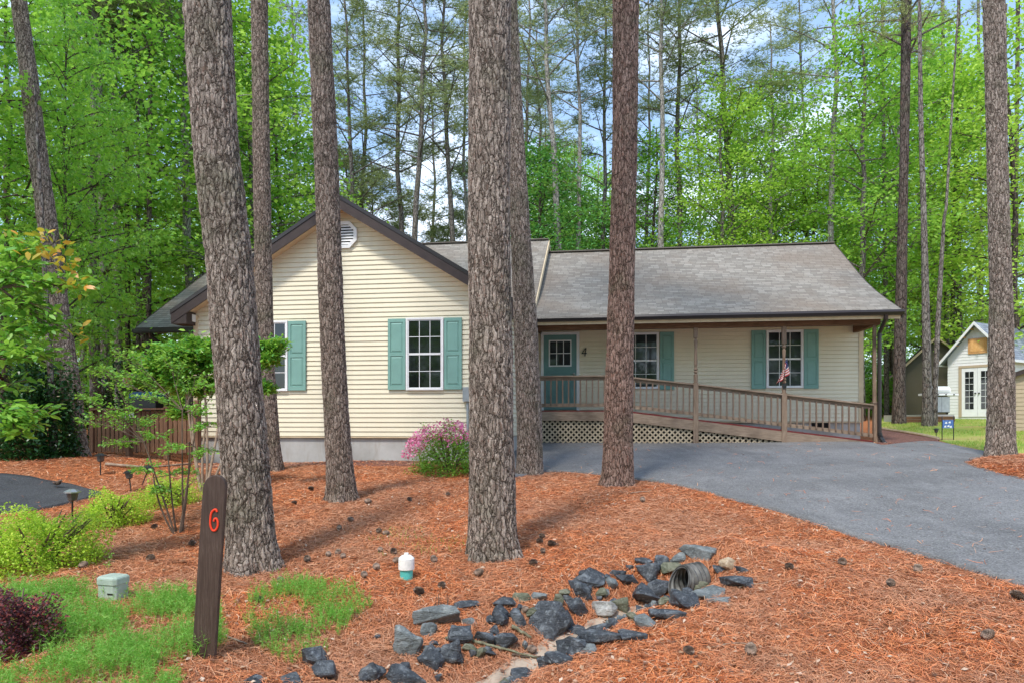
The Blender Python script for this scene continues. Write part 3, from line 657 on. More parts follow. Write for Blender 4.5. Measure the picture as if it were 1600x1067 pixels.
#__PART2__
# ------------------------------------------------------------------ near broadleaf trees at the left
GUM = tree_proto('sweetgum_tree', 13, .12, 1.6, 3.9, 44, .105, 22, 'dec', L_GUM, BARKD, 31, shape='star')
place(GUM, -190, 13.5, 1.0, 'sweetgum tree with star leaves hanging over the left edge', 'sweetgum trees at the left', 'leafy tree', rz=1.0)
place(GUM, 215, 27.5, 1.35, 'sweetgum tree filling the view between the curved pine and the thick leaning trunk', 'sweetgum trees at the left', 'leafy tree', rz=3.0)
place(GUM, 10, 18, .95, 'sweetgum tree behind the curved pine at the left', 'sweetgum trees at the left', 'leafy tree', rz=5.0)
place(GUM, 100, 16.5, .45, 'smaller sweetgum just right of the curved pine', 'sweetgum trees at the left', 'leafy tree', rz=2.0, sz=.8)
place(GUM, 345, 31.5, 1.4, 'sweetgum tree behind the thick leaning trunk', 'sweetgum trees at the left', 'leafy tree', rz=.4)

# ------------------------------------------------------------------ ground
az = np.radians(np.linspace(-82, 82, 420)); dd = np.geomspace(.9, 130, 380)
X = (np.sin(az)[None]*dd[:,None]); Y = np.cos(az)[None]*dd[:,None]
Z = G(X, Y); nc = len(az); rr_ = np.clip(1-dd/9, 0, 1)[:,None]
i = np.arange(len(dd)-1)[:,None]*nc; j = np.arange(nc-1)[None]
Fg = np.stack([i+j, i+nc+j, i+nc+j+1, i+j+1], 2).reshape(-1,4)[:, ::-1]
tag(npmesh('ground', np.stack([X,Y,Z],2).reshape(-1,3), Fg, STRAW, smooth=True), kind='structure')
def resample(p, n):
    p = np.array(p, float); s = np.r_[0, np.cumsum(np.hypot(*np.diff(p, axis=0).T))]; t = np.linspace(0, s[-1], n)
    return np.c_[np.interp(t, s, p[:,0]), np.interp(t, s, p[:,1])]
def smooth_poly(p, n):
    p = resample(p, n); k = max(3, n//40)|1; ker = np.ones(k)/k
    for c in (0,1): p[k//2:n-k//2, c] = np.convolve(p[:,c], ker, 'valid')
    return p
def pts(l): return [gp(*a)[:2] if abs(a[0]) > 60 or a[1] > 60 else a for a in l]
def sheet(name, near, far, m, lift, nr=24, ncl=140, rag=.0, kind='structure'):
    a = smooth_poly(pts(near), ncl); b = smooth_poly(pts(far), ncl)
    if rag: 
        w = np.array([noise.noise(Vector((q[0]*3, q[1]*3, 0)))+.6*noise.noise(Vector((q[0]*11, q[1]*11, 5))) for q in a]); a[:,1] += rag*w
    t = np.linspace(0, 1, nr)[:,None,None]; q = a[None]*(1-t)+b[None]*t
    z = G(q[...,0], q[...,1])+lift; V = np.concatenate([q, z[...,None]], 2)
    V = np.concatenate([V[:1]-[0,0,lift+.06], V, V[-1:]-[0,0,lift+.06]], 0); n = len(V)
    i = np.arange(n-1)[:,None]*ncl; j = np.arange(ncl-1)[None]
    Fc = np.stack([i+j, i+j+1, i+ncl+j+1, i+ncl+j], 2).reshape(-1,4)
    o = npmesh(name, V.reshape(-1,3), Fc, m); tag(o, kind=kind); return np.concatenate([a, b[::-1]])
DRIVE = sheet('driveway', [(803,746),(850,737),(900,738),(940,742),(1000,750),(1100,768),(1200,795),(1300,828),(1400,858),(1500,888),(1600,918),(6.6,4.0)],
      [(803,693),(850,690),(950,690),(1100,690),(1250,690),(1360,692),(1378,697),(1405,694),(1440,690),(1468,691),(1500,699),(1536,706),(1600,714),(11.5,9.0)], ASPH, .035, 60, 220, rag=.05)
PATH = sheet('side_path', [(-7.2,7.4),(0,803),(60,797),(110,786),(158,773)], [(-10.5,10.6),(0,741),(50,746),(110,757),(158,771)], ASPHD, .03, 20, 80, rag=.03)
LAWNP = sheet('lawn', [(1372,668),(1420,676),(1462,685),(1500,697),(1536,705),(1600,712),(14,12)], [(1372,652),(1430,652),(1480,652),(1540,654),(1600,655),(27,24)], LAWN, .02, 30, 90)
sheet('mulch_bed', [(1372,694),(1400,693),(1440,689),(1466,689)], [(1372,671),(1420,679),(1450,684),(1468,687.5)], MULCH, .028, 10, 50)
sheet('house_bed', [(310,729),(420,728),(560,727),(700,727),(765,727)], [(310,722),(420,721),(560,720),(700,720),(765,719)], MULCH, .012, 4, 60)
# sand in the swale bottom
sw = resample([s[:2] for s in SW[1:]], 90); tn = np.gradient(sw, axis=0); tn /= np.hypot(*tn.T)[:,None]; nn = np.c_[-tn[:,1], tn[:,0]]
wv = np.array([.15+.06*noise.noise(Vector((q[0]*4,q[1]*4,1))) for q in sw])
V = []
for t in np.linspace(-1, 1, 9):
    q = sw+nn*(wv*t)[:,None]; V.append(np.c_[q, G(q[:,0], q[:,1])+.010*(1-t*t)+.004])
V = np.array(V); i = np.arange(8)[:,None]*90; j = np.arange(89)[None]
tag(npmesh('swale_bed', V.reshape(-1,3), np.stack([i+j, i+j+1, i+90+j+1, i+90+j], 2).reshape(-1,4), SAND, smooth=True), kind='structure')
# needle island round the right pine
isl = [gp(*a)[:2] for a in ((1506,724),(1520,719),(1545,715),(1600,712),(1700,715),(1780,740),(1740,790),(1660,768),(1600,753),(1560,743),(1525,733))]
isl = resample(isl+[isl[0]], 90)[:-1]; c0 = isl.mean(0); V = []
for t in np.linspace(0, 1, 14):
    q = c0+(isl-c0)*t; V.append(np.c_[q, G(q[:,0], q[:,1])+.02+.10*(1-t**3)+.015*np.sin(q[:,0]*9)*np.sin(q[:,1]*8)*(t<1)])
V = np.array(V); n_ = len(isl); i = np.arange(13)[:,None]*n_; j = np.arange(n_)[None]
tag(npmesh('needle_bed', V.reshape(-1,3), np.stack([i+j, i+n_+j, i+n_+(j+1)%n_, i+(j+1)%n_], 2).reshape(-1,4), STRAW, smooth=True), kind='structure')
ISL = isl
def inside(poly, x, y):
    c = np.zeros(len(x), bool); n = len(poly)
    for a in range(n):
        x0,y0 = poly[a]; x1,y1 = poly[(a+1)%n]
        m = ((y0 > y) != (y1 > y)); c ^= m & (x < (x1-x0)*(y-y0)/((y1-y0) or 1e-9)+x0)
    return c
def wedge(n, d0, d1, a0=-46, a1=46, p=1.0):
    t = RNG.uniform(0,1,n)**p; d = d0*(d1/d0)**t; a = np.radians(RNG.uniform(a0, a1, n)); return np.sin(a)*d/np.cos(a)*np.cos(a), np.cos(a)*d
def lying(x, y, ln, w, lift=.0, tilt=.18, bend=.18, extra=None):
    n = len(x); z = G(x, y)+lift; a = RNG.uniform(0, 6.283, n); hx, hy = np.cos(a)*ln*.5, np.sin(a)*ln*.5; gz = (G(x+hx, y+hy)-G(x-hx, y-hy))/ln if n > 20000 else 0; t = np.c_[np.cos(a), np.sin(a), RNG.normal(0, tilt, n)+gz]; s = np.c_[-t[:,1], t[:,0], RNG.normal(0,.4,n)]
    s /= np.linalg.norm(s,axis=1)[:,None]; C = np.c_[x, y, z]; C[:,2] += np.abs(RNG.normal(0, .008, n))+.004
    if extra is not None: C[:,2] += extra
    L = ln[:,None]; w = w[:,None]; b = s*L*RNG.normal(0, bend, n)[:,None]
    V = np.stack([C-t*L/2-s*w/2, C-t*L/2+s*w/2, C+b+s*w/2, C+b-s*w/2, C+t*L/2+s*w/4, C+t*L/2-s*w/4], 1).reshape(-1,3)
    i = np.arange(n)[:,None]*6; return V, np.concatenate([i+np.array((0,1,2,3)), i+np.array((3,2,4,5))])
HOUSEP = np.array([((-9.2)*CT+14.7*ST, 9.2*ST+14.7*CT), ((-2.2)*CT+14.7*ST, 2.2*ST+14.7*CT), ((-2.2)*CT+20*ST, 2.2*ST+20*CT), ((-9.2)*CT+20*ST, 9.2*ST+20*CT)])
x, y = wedge(360000, 2.9, 19, p=.85)
road = inside(DRIVE, x, y) | inside(PATH, x, y) | inside(LAWNP, x, y); bad = road & (RNG.uniform(0,1,len(x)) > .008)
bad |= inside(HOUSEP, x, y)
sd = np.full(len(x), 9.); 
for q in sw[::3]: sd = np.minimum(sd, np.hypot(x-q[0], y-q[1]))
bad |= (sd < .13) & (RNG.uniform(0,1,len(x)) > .15)
x, y = x[~bad], y[~bad]; d = np.hypot(x, y); ex = np.where(inside(DRIVE, x, y) | inside(PATH, x, y), .035, 0.)
V, Fc = lying(x, y, RNG.uniform(.06,.15,len(x)), np.clip(.0009+.00042*d, .0019, .010)*RNG.uniform(.7,1.4,len(x)), extra=ex)
tag(npmesh('pine_needles', V, Fc, NEED), 'fallen orange pine needles spread over the ground', 'pine needles', kind='stuff')
a_ = RNG.uniform(0, 6.283, 9000); r_ = RNG.uniform(0,1,9000)**.5; q = c0+(isl[(a_/6.2832*len(isl)).astype(int)%len(isl)]-c0)*r_[:,None]
V, Fc = lying(q[:,0], q[:,1], RNG.uniform(.08,.16,9000), np.full(9000,.008), extra=.02+.10*(1-r_**3))
tag(npmesh('island_needles', V, Fc, NEED), 'fallen needles heaped round the right pine trunk', 'pine needles', kind='stuff')
x, y = wedge(5200, 3.0, 16); k_ = ~(inside(DRIVE,x,y) & (RNG.uniform(0,1,len(x)) > .04)) & ~inside(LAWNP,x,y) & ~inside(HOUSEP,x,y); x, y = x[k_], y[k_]
V, Fc = leaves(np.c_[x, y, G(x,y)+.022+.035*inside(DRIVE,x,y)], .04, 1.6, .6, .25)
tag(npmesh('leaf_litter', V, Fc, LITTER), 'small dry leaves and bark flakes scattered over the needles', 'leaf litter', kind='stuff')
def blades(name, label, poly, n, h, w, m, cat='grass', lift=0, lean=.35, thin=None, dens=None):
    P_ = np.array(poly); lo, hi = P_.min(0), P_.max(0); x = RNG.uniform(lo[0], hi[0], n*2); y = RNG.uniform(lo[1], hi[1], n*2); k_ = inside(P_, x, y)
    if dens:
        nz = np.sin(x*dens+1.3)*np.sin(y*dens*1.2+.4)+.5*np.sin(x*dens*2.7)*np.sin(y*dens*3.1); k_ &= nz+RNG.normal(0,.35,len(x)) > -.15
    x, y = x[k_][:n], y[k_][:n]; n = len(x); hh = h*RNG.uniform(.5,1.3,n)[:,None]; B = np.c_[x, y, G(x,y)+lift]
    d = np.c_[RNG.normal(0,lean,(n,2)), np.ones(n)]*hh; a = RNG.uniform(0,3.14,n); s = np.c_[np.cos(a), np.sin(a), np.zeros(n)]*w
    V = np.stack([B-s, B+s, B+d], 1).reshape(-1,3); return tag(npmesh(name, V, np.arange(3*n).reshape(-1,3), m), label, cat, kind='stuff')
blades('lawn_grass', 'patchy green and straw coloured lawn grass', LAWNP, 90000, .05, .007, GRASSB, lift=.02, dens=.9)
def feathery(name, label, polypx, n, h):
    P_ = np.array([gp(*a)[:2] for a in polypx]); lo, hi = P_.min(0), P_.max(0); x = RNG.uniform(lo[0],hi[0],n*2); y = RNG.uniform(lo[1],hi[1],n*2)
    k_ = inside(P_, x, y); nz = np.sin(x*5+1.3)*np.sin(y*6+.4)+.6*np.sin(x*13)*np.sin(y*12); k_ &= nz+RNG.normal(0,.5,len(x)) > -.05; x, y = x[k_][:n], y[k_][:n]; n = len(x)
    B = np.c_[x, y, G(x,y)]; hh = h*RNG.uniform(.45,1.15,n)*(1+.25*np.sin(x*7)*np.sin(y*8)); d = np.c_[RNG.normal(0,.28,(n,2)), np.ones(n)]; rep = 15
    t = RNG.uniform(.2, 1, (n,rep)); C = (B[:,None]+d[:,None]*(hh[:,None]*t)[...,None]).reshape(-1,3)
    q = RNG.normal(size=(n*rep,3)); q[:,2] = np.abs(q[:,2])*.8; q /= np.linalg.norm(q,axis=1)[:,None]; ln = h*.24*RNG.uniform(.5,1.2,n*rep)[:,None]
    s = np.cross(q, unit(n*rep)); s /= np.linalg.norm(s,axis=1)[:,None]; V = np.stack([C-s*.0022, C+s*.0022, C+q*ln], 1).reshape(-1,3)
    st = np.stack([B-[.0015,0,0], B+[.0015,0,0], B+d*hh[:,None]], 1).reshape(-1,3); V = np.r_[V, st]
    return tag(npmesh(name, V, np.arange(len(V)).reshape(-1,3), L_COR), label, 'ground cover', kind='stuff')
feathery('feathery_plants', 'feathery bright green ground cover left of the brown stake', [(-10,935),(60,915),(150,930),(205,935),(290,935),(345,965),(350,1010),(300,1050),(260,1100),(150,1120),(-30,1120)], 5200, .15)
feathery('feathery_plants', 'feathery bright green patch right of the brown stake', [(395,925),(470,912),(560,920),(580,950),(545,975),(520,1020),(450,1040),(395,1010),(380,960)], 1500, .12)
blades('sprout_tufts', 'few thin green sprouts on the needles between the trunks', np.array([gp(*a)[:2] for a in ((560,850),(620,820),(735,835),(720,865),(600,870))]), 260, .05, .0035, L_COR, 'sprouts', dens=4)

# ------------------------------------------------------------------ the house
HO = (-3.0, 20.0, -.95)
def HW(U, V, z=0): return Vector((U*CT+V*ST, -U*ST+V*CT, z))
HOUSE = empty('house', HW(HO[0], HO[1], HO[2]), -TH, label='cream sided one-storey house with teal shutters and grey shingle roof', cat='house')
def hb(mb, name, m, parent=None, **k): return mb.build(name, m, parent or HOUSE, off=HO if (parent or HOUSE) in (HOUSE,) else (0,0,0), **k)
def hbc(mb, name, m, parent, **k): return mb.build(name, m, parent, off=HO, **k)
def siding(name, V, lim, z0, z1, m=SIDING, side=None, parent=None, course=.1025, holes=()):
    "clapboards: lim(z) -> (a, b) extent at height z; side=None faces -V, side=+1/-1 faces +U/-U with V the U position"
    mb = MB(); z = z0
    while z < z1-1e-4:
        zt = min(z+course, z1); a0, b0 = lim(z); a1, b1 = lim(zt)
        if b1-a1 <= .02: a1 = b1 = (a0+b0)/2
        def pt(u, off, zz): return (u, V-off, zz) if side is None else (V+off*side, u, zz)
        zg = z+.011; mb.quad(pt(a0,.024,zg), pt(b0,.024,zg), pt(b1,.006,zt), pt(a1,.006,zt)); mb.quad(pt(a0,-.004,zg), pt(b0,-.004,zg), pt(b0,.024,zg), pt(a0,.024,zg)); mb.quad(pt(a0,-.004,z), pt(b0,-.004,z), pt(b0,-.004,zg), pt(a0,-.004,zg)); mb.quad(pt(a0,-.004,z), pt(b0,-.004,z), pt(b0,.006,z), pt(a0,.006,z)); z = zt
    return mb.build(name, m, parent or HOUSE, off=HO)
GA, GZ, GS = -5.70, 4.79, .612      # garage apex
def glim(z):
    h = max(0, (GZ-.16-z)/GS); return (max(-9.22, GA-h), min(-2.18, GA+h))
siding('wall', 14.66, glim, -.34, 4.62)
siding('wall', -2.18, lambda z: (14.66, 19.3), -.34, 2.5, side=1)
siding('wall', -9.22, lambda z: (14.66, 19.0), -.34, 2.45, side=-1)
siding('wall', 19.30, lambda z: (-2.18, 6.45), -.02, 2.52)
siding('wall', 6.45, lambda z: (19.3, 25.2), -.02, 2.6, side=1)
hb(MB().prism([(-9.21,14.67,-.34),(-2.19,14.67,-.34),(-2.19,14.67,2.48),(GA,14.67,4.6),(-9.21,14.67,2.48)], (0,.15,0)), 'wall', SIDING)
hb(MB().box(-2.6,-2.19,14.82,19.25,-.34,2.4), 'wall', SIDING); hb(MB().box(-9.21,-9.0,14.82,19,-.34,2.4), 'wall', SIDING)
hb(MB().box(-2.19,6.44,19.31,19.5,-.02,3.2), 'wall', SIDING); hb(MB().prism([(6.3,19.5,-.02),(6.3,25.2,-.02),(6.3,25.2,3.4),(6.3,22.4,5.1),(6.3,19.5,3.3)], (.14,0,0)), 'wall', SIDING)
siding('wall', -2.18, lambda z: (max(17.6, 22.4-(5.6-z)/.645), min(27.2, 22.4+(5.6-z)/.645)), 2.6, 5.55, side=1)
hb(MB().box(-9.19,-2.21,14.69,15.0,-1.6,-.34), 'foundation', CONC); hb(MB().box(-2.4,-2.2,15.0,19.3,-1.4,-.34), 'foundation', CONC)
hb(MB().box(-9.19,-9.0,15.0,19.0,-1.6,-.34), 'foundation', CONC)
hb(MB().box(-2.18,6.42,19.33,19.5,-1.2,-.02), 'foundation', CONC); hb(MB().box(6.2,6.42,19.5,25,-1.2,-.02), 'foundation', CONC)
hb(MB().box(-9.19,-2.2,14.63,14.668,-.365,-.343).box(-2.18,6.43,19.27,19.31,-.045,-.022), 'wall_trim', SOFFIT)
for (u, v, z0, z1) in ((-9.22,14.66,-.34,2.35),(-2.18,14.66,-.34,2.35),(6.45,19.3,-.02,2.5)):
    sg = -1 if u == -9.22 else 1; hb(MB().box(min(u,u-sg*.08),max(u,u-sg*.08),v-.03,v+.05,z0,z1).box(min(u-sg*.02,u+sg*.03),max(u-sg*.02,u+sg*.03),v-.028,v+.10,z0,z1), 'corner_board', SOFFIT)
def roof_sheet(name, prof, u0, u1, m, axis='V', th=.09, parent=None):
    "prof: (run, z) list; extruded along U (axis V) or along V (axis U)"
    mb = MB(); s = 0
    def pt(a, b, z): return (b, a, z) if axis == 'V' else (a, b, z)
    for (a0, z0), (a1, z1) in zip(prof[:-1], prof[1:]):
        L = math.hypot(a1-a0, z1-z0); mb.quad(pt(a0,u0,z0), pt(a0,u1,z0), pt(a1,u1,z1), pt(a1,u0,z1), uv=[(u0,s),(u1,s),(u1,s+L),(u0,s+L)])
        mb.quad(pt(a0,u0,z0-th), pt(a0,u1,z0-th), pt(a1,u1,z1-th), pt(a1,u0,z1-th), uv=[(0,0)]*4)
        for u in (u0, u1): mb.quad(pt(a0,u,z0-th), pt(a0,u,z0), pt(a1,u,z1), pt(a1,u,z1-th), uv=[(0,0)]*4)
        s += L
    (a0,z0), (a1,z1) = prof[0], prof[-1]
    mb.quad(pt(a0,u0,z0-th), pt(a0,u1,z0-th), pt(a0,u1,z0), pt(a0,u0,z0), uv=[(0,0)]*4); mb.quad(pt(a1,u0,z1-th), pt(a1,u1,z1-th), pt(a1,u1,z1), pt(a1,u0,z1), uv=[(0,0)]*4)
    return mb.build(name, m, parent or HOUSE, off=HO)
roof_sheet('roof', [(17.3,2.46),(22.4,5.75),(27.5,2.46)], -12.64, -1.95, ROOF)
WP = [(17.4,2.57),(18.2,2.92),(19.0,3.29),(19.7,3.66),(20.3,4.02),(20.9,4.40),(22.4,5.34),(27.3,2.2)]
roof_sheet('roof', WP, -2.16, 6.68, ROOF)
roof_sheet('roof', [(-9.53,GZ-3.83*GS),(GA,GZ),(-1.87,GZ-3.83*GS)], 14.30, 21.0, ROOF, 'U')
# ridge caps
hb(MB().beam((-2.1,22.4,5.355),(6.68,22.4,5.355),.22,.03), 'ridge_cap', ROOF); hb(MB().beam((-12.6,22.4,5.765),(-1.95,22.4,5.765),.22,.03), 'ridge_cap', ROOF)
def bandV(mb, v0, v1, a, b, t0, t1):   # a board following the rake from (u,z) a to b, t0..t1 below the roof line
    (ua,za),(ub,zb) = a, b; mb.prism([(ua,v0,za-t0),(ub,v0,zb-t0),(ub,v0,zb-t1),(ua,v0,za-t1)], (0,v1-v0,0))
for s in (-1, 1):
    tip = (GA+3.86*s, GZ-3.86*GS); f = MB(); bandV(f, 14.262, 14.302, (GA,GZ), tip, .0, .085); hb(f, 'rake_trim', GUT)
    f = MB(); bandV(f, 14.278, 14.31, (GA,GZ), tip, .085, .30); hb(f, 'fascia', BROWN)
    f = MB(); bandV(f, 14.31, 14.70, (GA,GZ), (GA+3.83*s, GZ-3.83*GS), .20, .23); hb(f, 'soffit', SOFFIT)
    f = MB().box(*sorted((GA+3.50*s, GA+3.86*s)), 14.29, 14.72, 2.12, 2.40); hb(f, 'eave_return', BROWN)
    f = MB().box(*sorted((GA+3.83*s, GA+3.93*s)), 14.34, 17.2, 2.33, 2.45); hb(f, 'gutter', GUT)
# main and wing rakes, eaves
def rakeU(u, prof, m, nm, t0, t1, w=.035):
    for (a,za),(b,zb) in zip(prof[:-1], prof[1:]): pass
    mb = MB(); top = [(u,a,z-t0) for a,z in prof]; bot = [(u,a,z-t1) for a,z in prof][::-1]
    for k in range(len(prof)-1): mb.prism([top[k], top[k+1], bot[len(prof)-2-k], bot[len(prof)-1-k]], (w,0,0))
    hb(mb, nm, m)
rakeU(-1.95, [(17.3,2.46),(22.4,5.75),(27.5,2.46)], SOFFIT, 'fascia', .02, .2); rakeU(-12.68, [(17.3,2.46),(22.4,5.75),(27.5,2.46)], BROWN, 'fascia', .0, .22)
rakeU(6.68, WP, BROWN, 'fascia', .01, .2); 
hb(MB().box(-12.64,-9.6,17.22,17.31,2.33,2.45).box(-12.64,-9.6,17.18,17.22,2.35,2.47), 'gutter', GUT)
gt = MB().prism([(-2.05,17.40,2.545),(-2.05,17.27,2.555),(-2.05,17.25,2.50),(-2.05,17.29,2.435),(-2.05,17.40,2.43)], (8.75,0,0)); hb(gt, 'gutter', GUT)
hb(MB().box(-2.0,6.66,17.40,17.43,2.36,2.52), 'fascia', SOFFIT)
hb(MB().box(-2.1,6.62,17.43,19.28,2.485,2.515), 'porch_ceiling', SOFFIT)
hb(MB().box(-2.15,6.34,17.72,17.86,2.27,2.48), 'porch_beam', WOODB); hb(MB().box(6.22,6.34,17.86,19.27,2.27,2.48), 'porch_beam', WOODB)
for u in (-1.9,): hb(MB().box(u-.12,u+.0,17.2,17.5,2.44,2.60), 'valley_flashing', GUT)
# windows and shutters
def window(U0, U1, z0, z1, V, cols=3, m2=GLASS):
    f = MB(); w = .04; zm = (z0+z1)/2
    f.box(U0,U0+w,V-.05,V,z0,z1).box(U1-w,U1,V-.05,V,z0,z1).box(U0+w,U1-w,V-.05,V,z1-w,z1).box(U0+w,U1-w,V-.055,V,z0,z0+w*.9)
    i0, i1 = U0+w, U1-w; s = .022
    for (a, b, o) in ((z0+w*.9, zm+.012, .0), (zm-.018, z1-w, .0)):
        f.box(i0,i0+s,V-.036,V,a,b).box(i1-s,i1,V-.036,V,a,b)
    f.box(i0+s,i1-s,V-.040,V,zm-.022,zm+.022).box(i0+s,i1-s,V-.036,V,z0+w*.9,z0+w*.9+s).box(i0+s,i1-s,V-.036,V,z1-w-s,z1-w)
    root = hb(f, 'window', WHITE)
    hbc(MB().box(i0+s,i1-s,V-.024,V-.018,zm+.022,z1-w-s).box(i0+s,i1-s,V-.024,V-.018,z0+w*.9+s,zm-.022), 'pane', m2, root)
    g_ = MB(); 
    for (a, b) in ((z0+w*.9+s, zm-.022), (zm+.022, z1-w-s)):
        for k in range(1, cols): u = i0+s+(i1-i0-2*s)*k/cols; g_.box(u-.0065,u+.0065,V-.031,V-.024,a,b)
        g_.box(i0+s,i1-s,V-.0315,V-.0243,(a+b)/2-.0065,(a+b)/2+.0065)
    hbc(g_, 'muntin_grid', WHITE, root); return root
def shutter(U0, U1, z0, z1, V):
    f = MB(); V -= .004; w = .055; f.box(U0,U1,V-.020,V,z0,z1); zm = (z0+z1)/2
    f.box(U0,U0+w,V-.036,V-.020,z0,z1).box(U1-w,U1,V-.036,V-.020,z0,z1)
    for a, b in ((z0,z0+.09),(zm-.035,zm+.035),(z1-.075,z1)): f.box(U0+w,U1-w,V-.036,V-.020,a,b)
    for a, b in ((z0+.09,zm-.035),(zm+.035,z1-.075)):
        a += .012; b -= .012; x0, x1 = U0+w+.012, U1-w-.012; q = .028
        i = [(x0,V-.020,a),(x1,V-.020,a),(x1,V-.020,b),(x0,V-.020,b)]; t = [(x0+q,V-.034,a+q),(x1-q,V-.034,a+q),(x1-q,V-.034,b-q),(x0+q,V-.034,b-q)]
        f.quad(*t); [f.quad(i[k], i[(k+1)%4], t[(k+1)%4], t[k]) for k in range(4)]
    return hb(f, 'shutter', TEAL)
def UZ(px, py, V):
    t = (px-800)/F; d = V/(CT+t*ST); return (t*CT-ST)*d, -(py-HY)/F*d
def U_(px, V): return UZ(px, HY, V)[0]
V1, V2 = 14.635, 19.275
zt, zb = UZ(664,497,V1)[1], UZ(664,609,V1)[1]
window(U_(635,V1), U_(693.4,V1), zb, zt, V1); shutter(U_(606.9,V1), U_(634,V1), zb+.01, zt-.01, V1); shutter(U_(694.5,V1), U_(721.8,V1), zb+.01, zt-.01, V1)
window(U_(393.5,V1), U_(450.5,V1), zb, zt, V1); shutter(U_(451.5,V1), U_(478.5,V1), zb+.01, zt-.01, V1); shutter(U_(366,V1), U_(392.5,V1), zb+.01, zt-.01, V1)
zt2, zb2 = 2.37, .86
GL2 = glass_dark('window_glass_shade', (.02,.024,.026), .03)
window(U_(1197,V2), U_(1254.7,V2), zb2, zt2, V2, m2=GL2); shutter(U_(1173.8,V2), U_(1196,V2), zb2-.02, zt2, V2); shutter(U_(1255.8,V2), U_(1278.5,V2), zb2-.02, zt2, V2)
window(U_(973,V2), U_(1029.5,V2), zb2, zt2, V2, m2=GL2); shutter(U_(1031,V2), U_(1053,V2), zb2-.02, zt2, V2); shutter(U_(950,V2), U_(972,V2), zb2-.02, zt2, V2)
# front door
d0, d1 = -1.81, -.91; f = MB(); f.box(d0-.075,d0,V2-.06,V2,.28,2.41).box(d1,d1+.075,V2-.06,V2,.28,2.41).box(d0,d1,V2-.06,V2,2.34,2.41); hb(f, 'door_frame', WHITE)
f = MB(); f.box(d0,d1,V2-.030,V2,.30,2.34)
def pframe(f, a, b, c, d, V, m=.02): f.box(a,b,V-.010,V,c,c+m).box(a,b,V-.010,V,d-m,d).box(a,a+m,V-.010,V,c+m,d-m).box(b-m,b,V-.010,V,c+m,d-m)
for k in range(3): a = d0+.13+k*.235; pframe(f, a, a+.18, 1.17, 1.36, V2-.030)
for k in range(2): a = d0+.13+k*.345; pframe(f, a, a+.29, .45, 1.05, V2-.030)
DOOR = hb(f, 'door', TEALD)
hbc(MB().box(d0+.17,d1-.17,V2-.040,V2-.032,1.52,2.16), 'pane', GL2, DOOR)
f = MB(); pframe(f, d0+.14, d1-.14, 1.48, 2.20, V2-.030, .035)
for k in (1,2): u = d0+.17+(d1-d0-.34)*k/3; f.box(u-.009,u+.009,V2-.047,V2-.040,1.52,2.16)
f.box(d0+.17,d1-.17,V2-.0475,V2-.0403,1.83,1.848); hbc(f, 'muntin_grid', WHITE, DOOR)
hbc(MB().tube([(d1-.07,V2-.03,1.28),(d1-.07,V2-.09,1.28),(d1-.07,V2-.10,1.28)],[.03,.03,.012],12).tube([(d1-.07,V2-.03,1.15),(d1-.07,V2-.07,1.15)],.012,8).tube([(d1-.07,V2-.07,1.15),(d1-.07,V2-.085,1.15),(d1-.07,V2-.10,1.15),(d1-.07,V2-.11,1.15)],[.02,.03,.028,.01],12), 'handle', METAL, DOOR)
# side door on the garage wall, house number, vent, meter, floodlight, crawl vent
f = MB().box(-2.17,-2.13,17.35,18.35,-.55,1.95); f.box(-2.13,-2.12,17.5,18.2,-.3,.6).box(-2.13,-2.12,17.5,18.2,.8,1.8)
hb(f, 'side_door', TEAL)
u4, z4 = UZ(913,550,V2); sc = .20
digit = [(.25,-.5),(.42,-.5),(.46,-.22),(.62,-.22),(.63,-.08),(.48,-.08),(.55,.5),(.40,.5),(-.12,-.02),(-.14,-.22),(.29,-.22)]
inner = [(.31,-.08),(.36,.22),(.06,-.08)]
f = MB()
for q in ([(.25,-.5),(.40,-.5),(.55,.5),(.40,.5)], [(-.14,-.22),(.60,-.22),(.62,-.09),(-.12,-.09)], [(-.12,-.12),(.02,-.12),(.50,.5),(.38,.5)]):
    f.prism([(u4+(a-.25)*sc*1.0, V2-.034, z4+b*sc*1.1) for a, b in q], (0,.012,0)) ; V2 -= .0015
V2 = 19.275; hb(f, 'house_number', BLACK)
uv_, zv_ = UZ(538.5, 368, V1); oc = lambda r, v: [(uv_+r*math.cos(math.radians(22.5+45*k)), v, zv_+r*math.sin(math.radians(22.5+45*k))) for k in range(8)]
f = MB(); a_, b_ = oc(.315, V1-.05), oc(.235, V1-.05); c_ = oc(.315, V1); e_ = oc(.235, V1-.015)
for k in range(8): n = (k+1)%8; f.quad(a_[k],a_[n],b_[n],b_[k]); f.quad(a_[k],a_[n],c_[n],c_[k]); f.quad(b_[k],b_[n],e_[n],e_[k])
for k in range(7):
    z = -.185+k*.0617; w = min(.225, .31-abs(z)) ; w = min(w, .225); f.hexa([(uv_-w,V1-.046,zv_+z-.018),(uv_+w,V1-.046,zv_+z-.018),(uv_+w,V1-.038,zv_+z-.018),(uv_-w,V1-.038,zv_+z-.018),(uv_-w,V1-.028,zv_+z+.020),(uv_+w,V1-.028,zv_+z+.020),(uv_+w,V1-.020,zv_+z+.020),(uv_-w,V1-.020,zv_+z+.020)])
VENT = hb(f, 'gable_vent', WHITE); hbc(MB().prism(oc(.24, V1-.016), (0,.004,0)), 'vent_shade', DARKIN, VENT)  # flat dark plate painted as the shade between the louvres
um, zm_ = UZ(731,615,V1); hb(MB().box(um-.09,um+.10,V1-.11,V1,zm_-.16,zm_+.14).box(um-.02,um+.02,V1-.06,V1,-.9,zm_-.16), 'meter_box', GREYBOX)
uc, zc = UZ(1282,663,V2); hb(MB().box(uc-.2,uc+.2,V2-.0,V2+.05,-.20,-.05), 'crawl_vent', DARKIN)
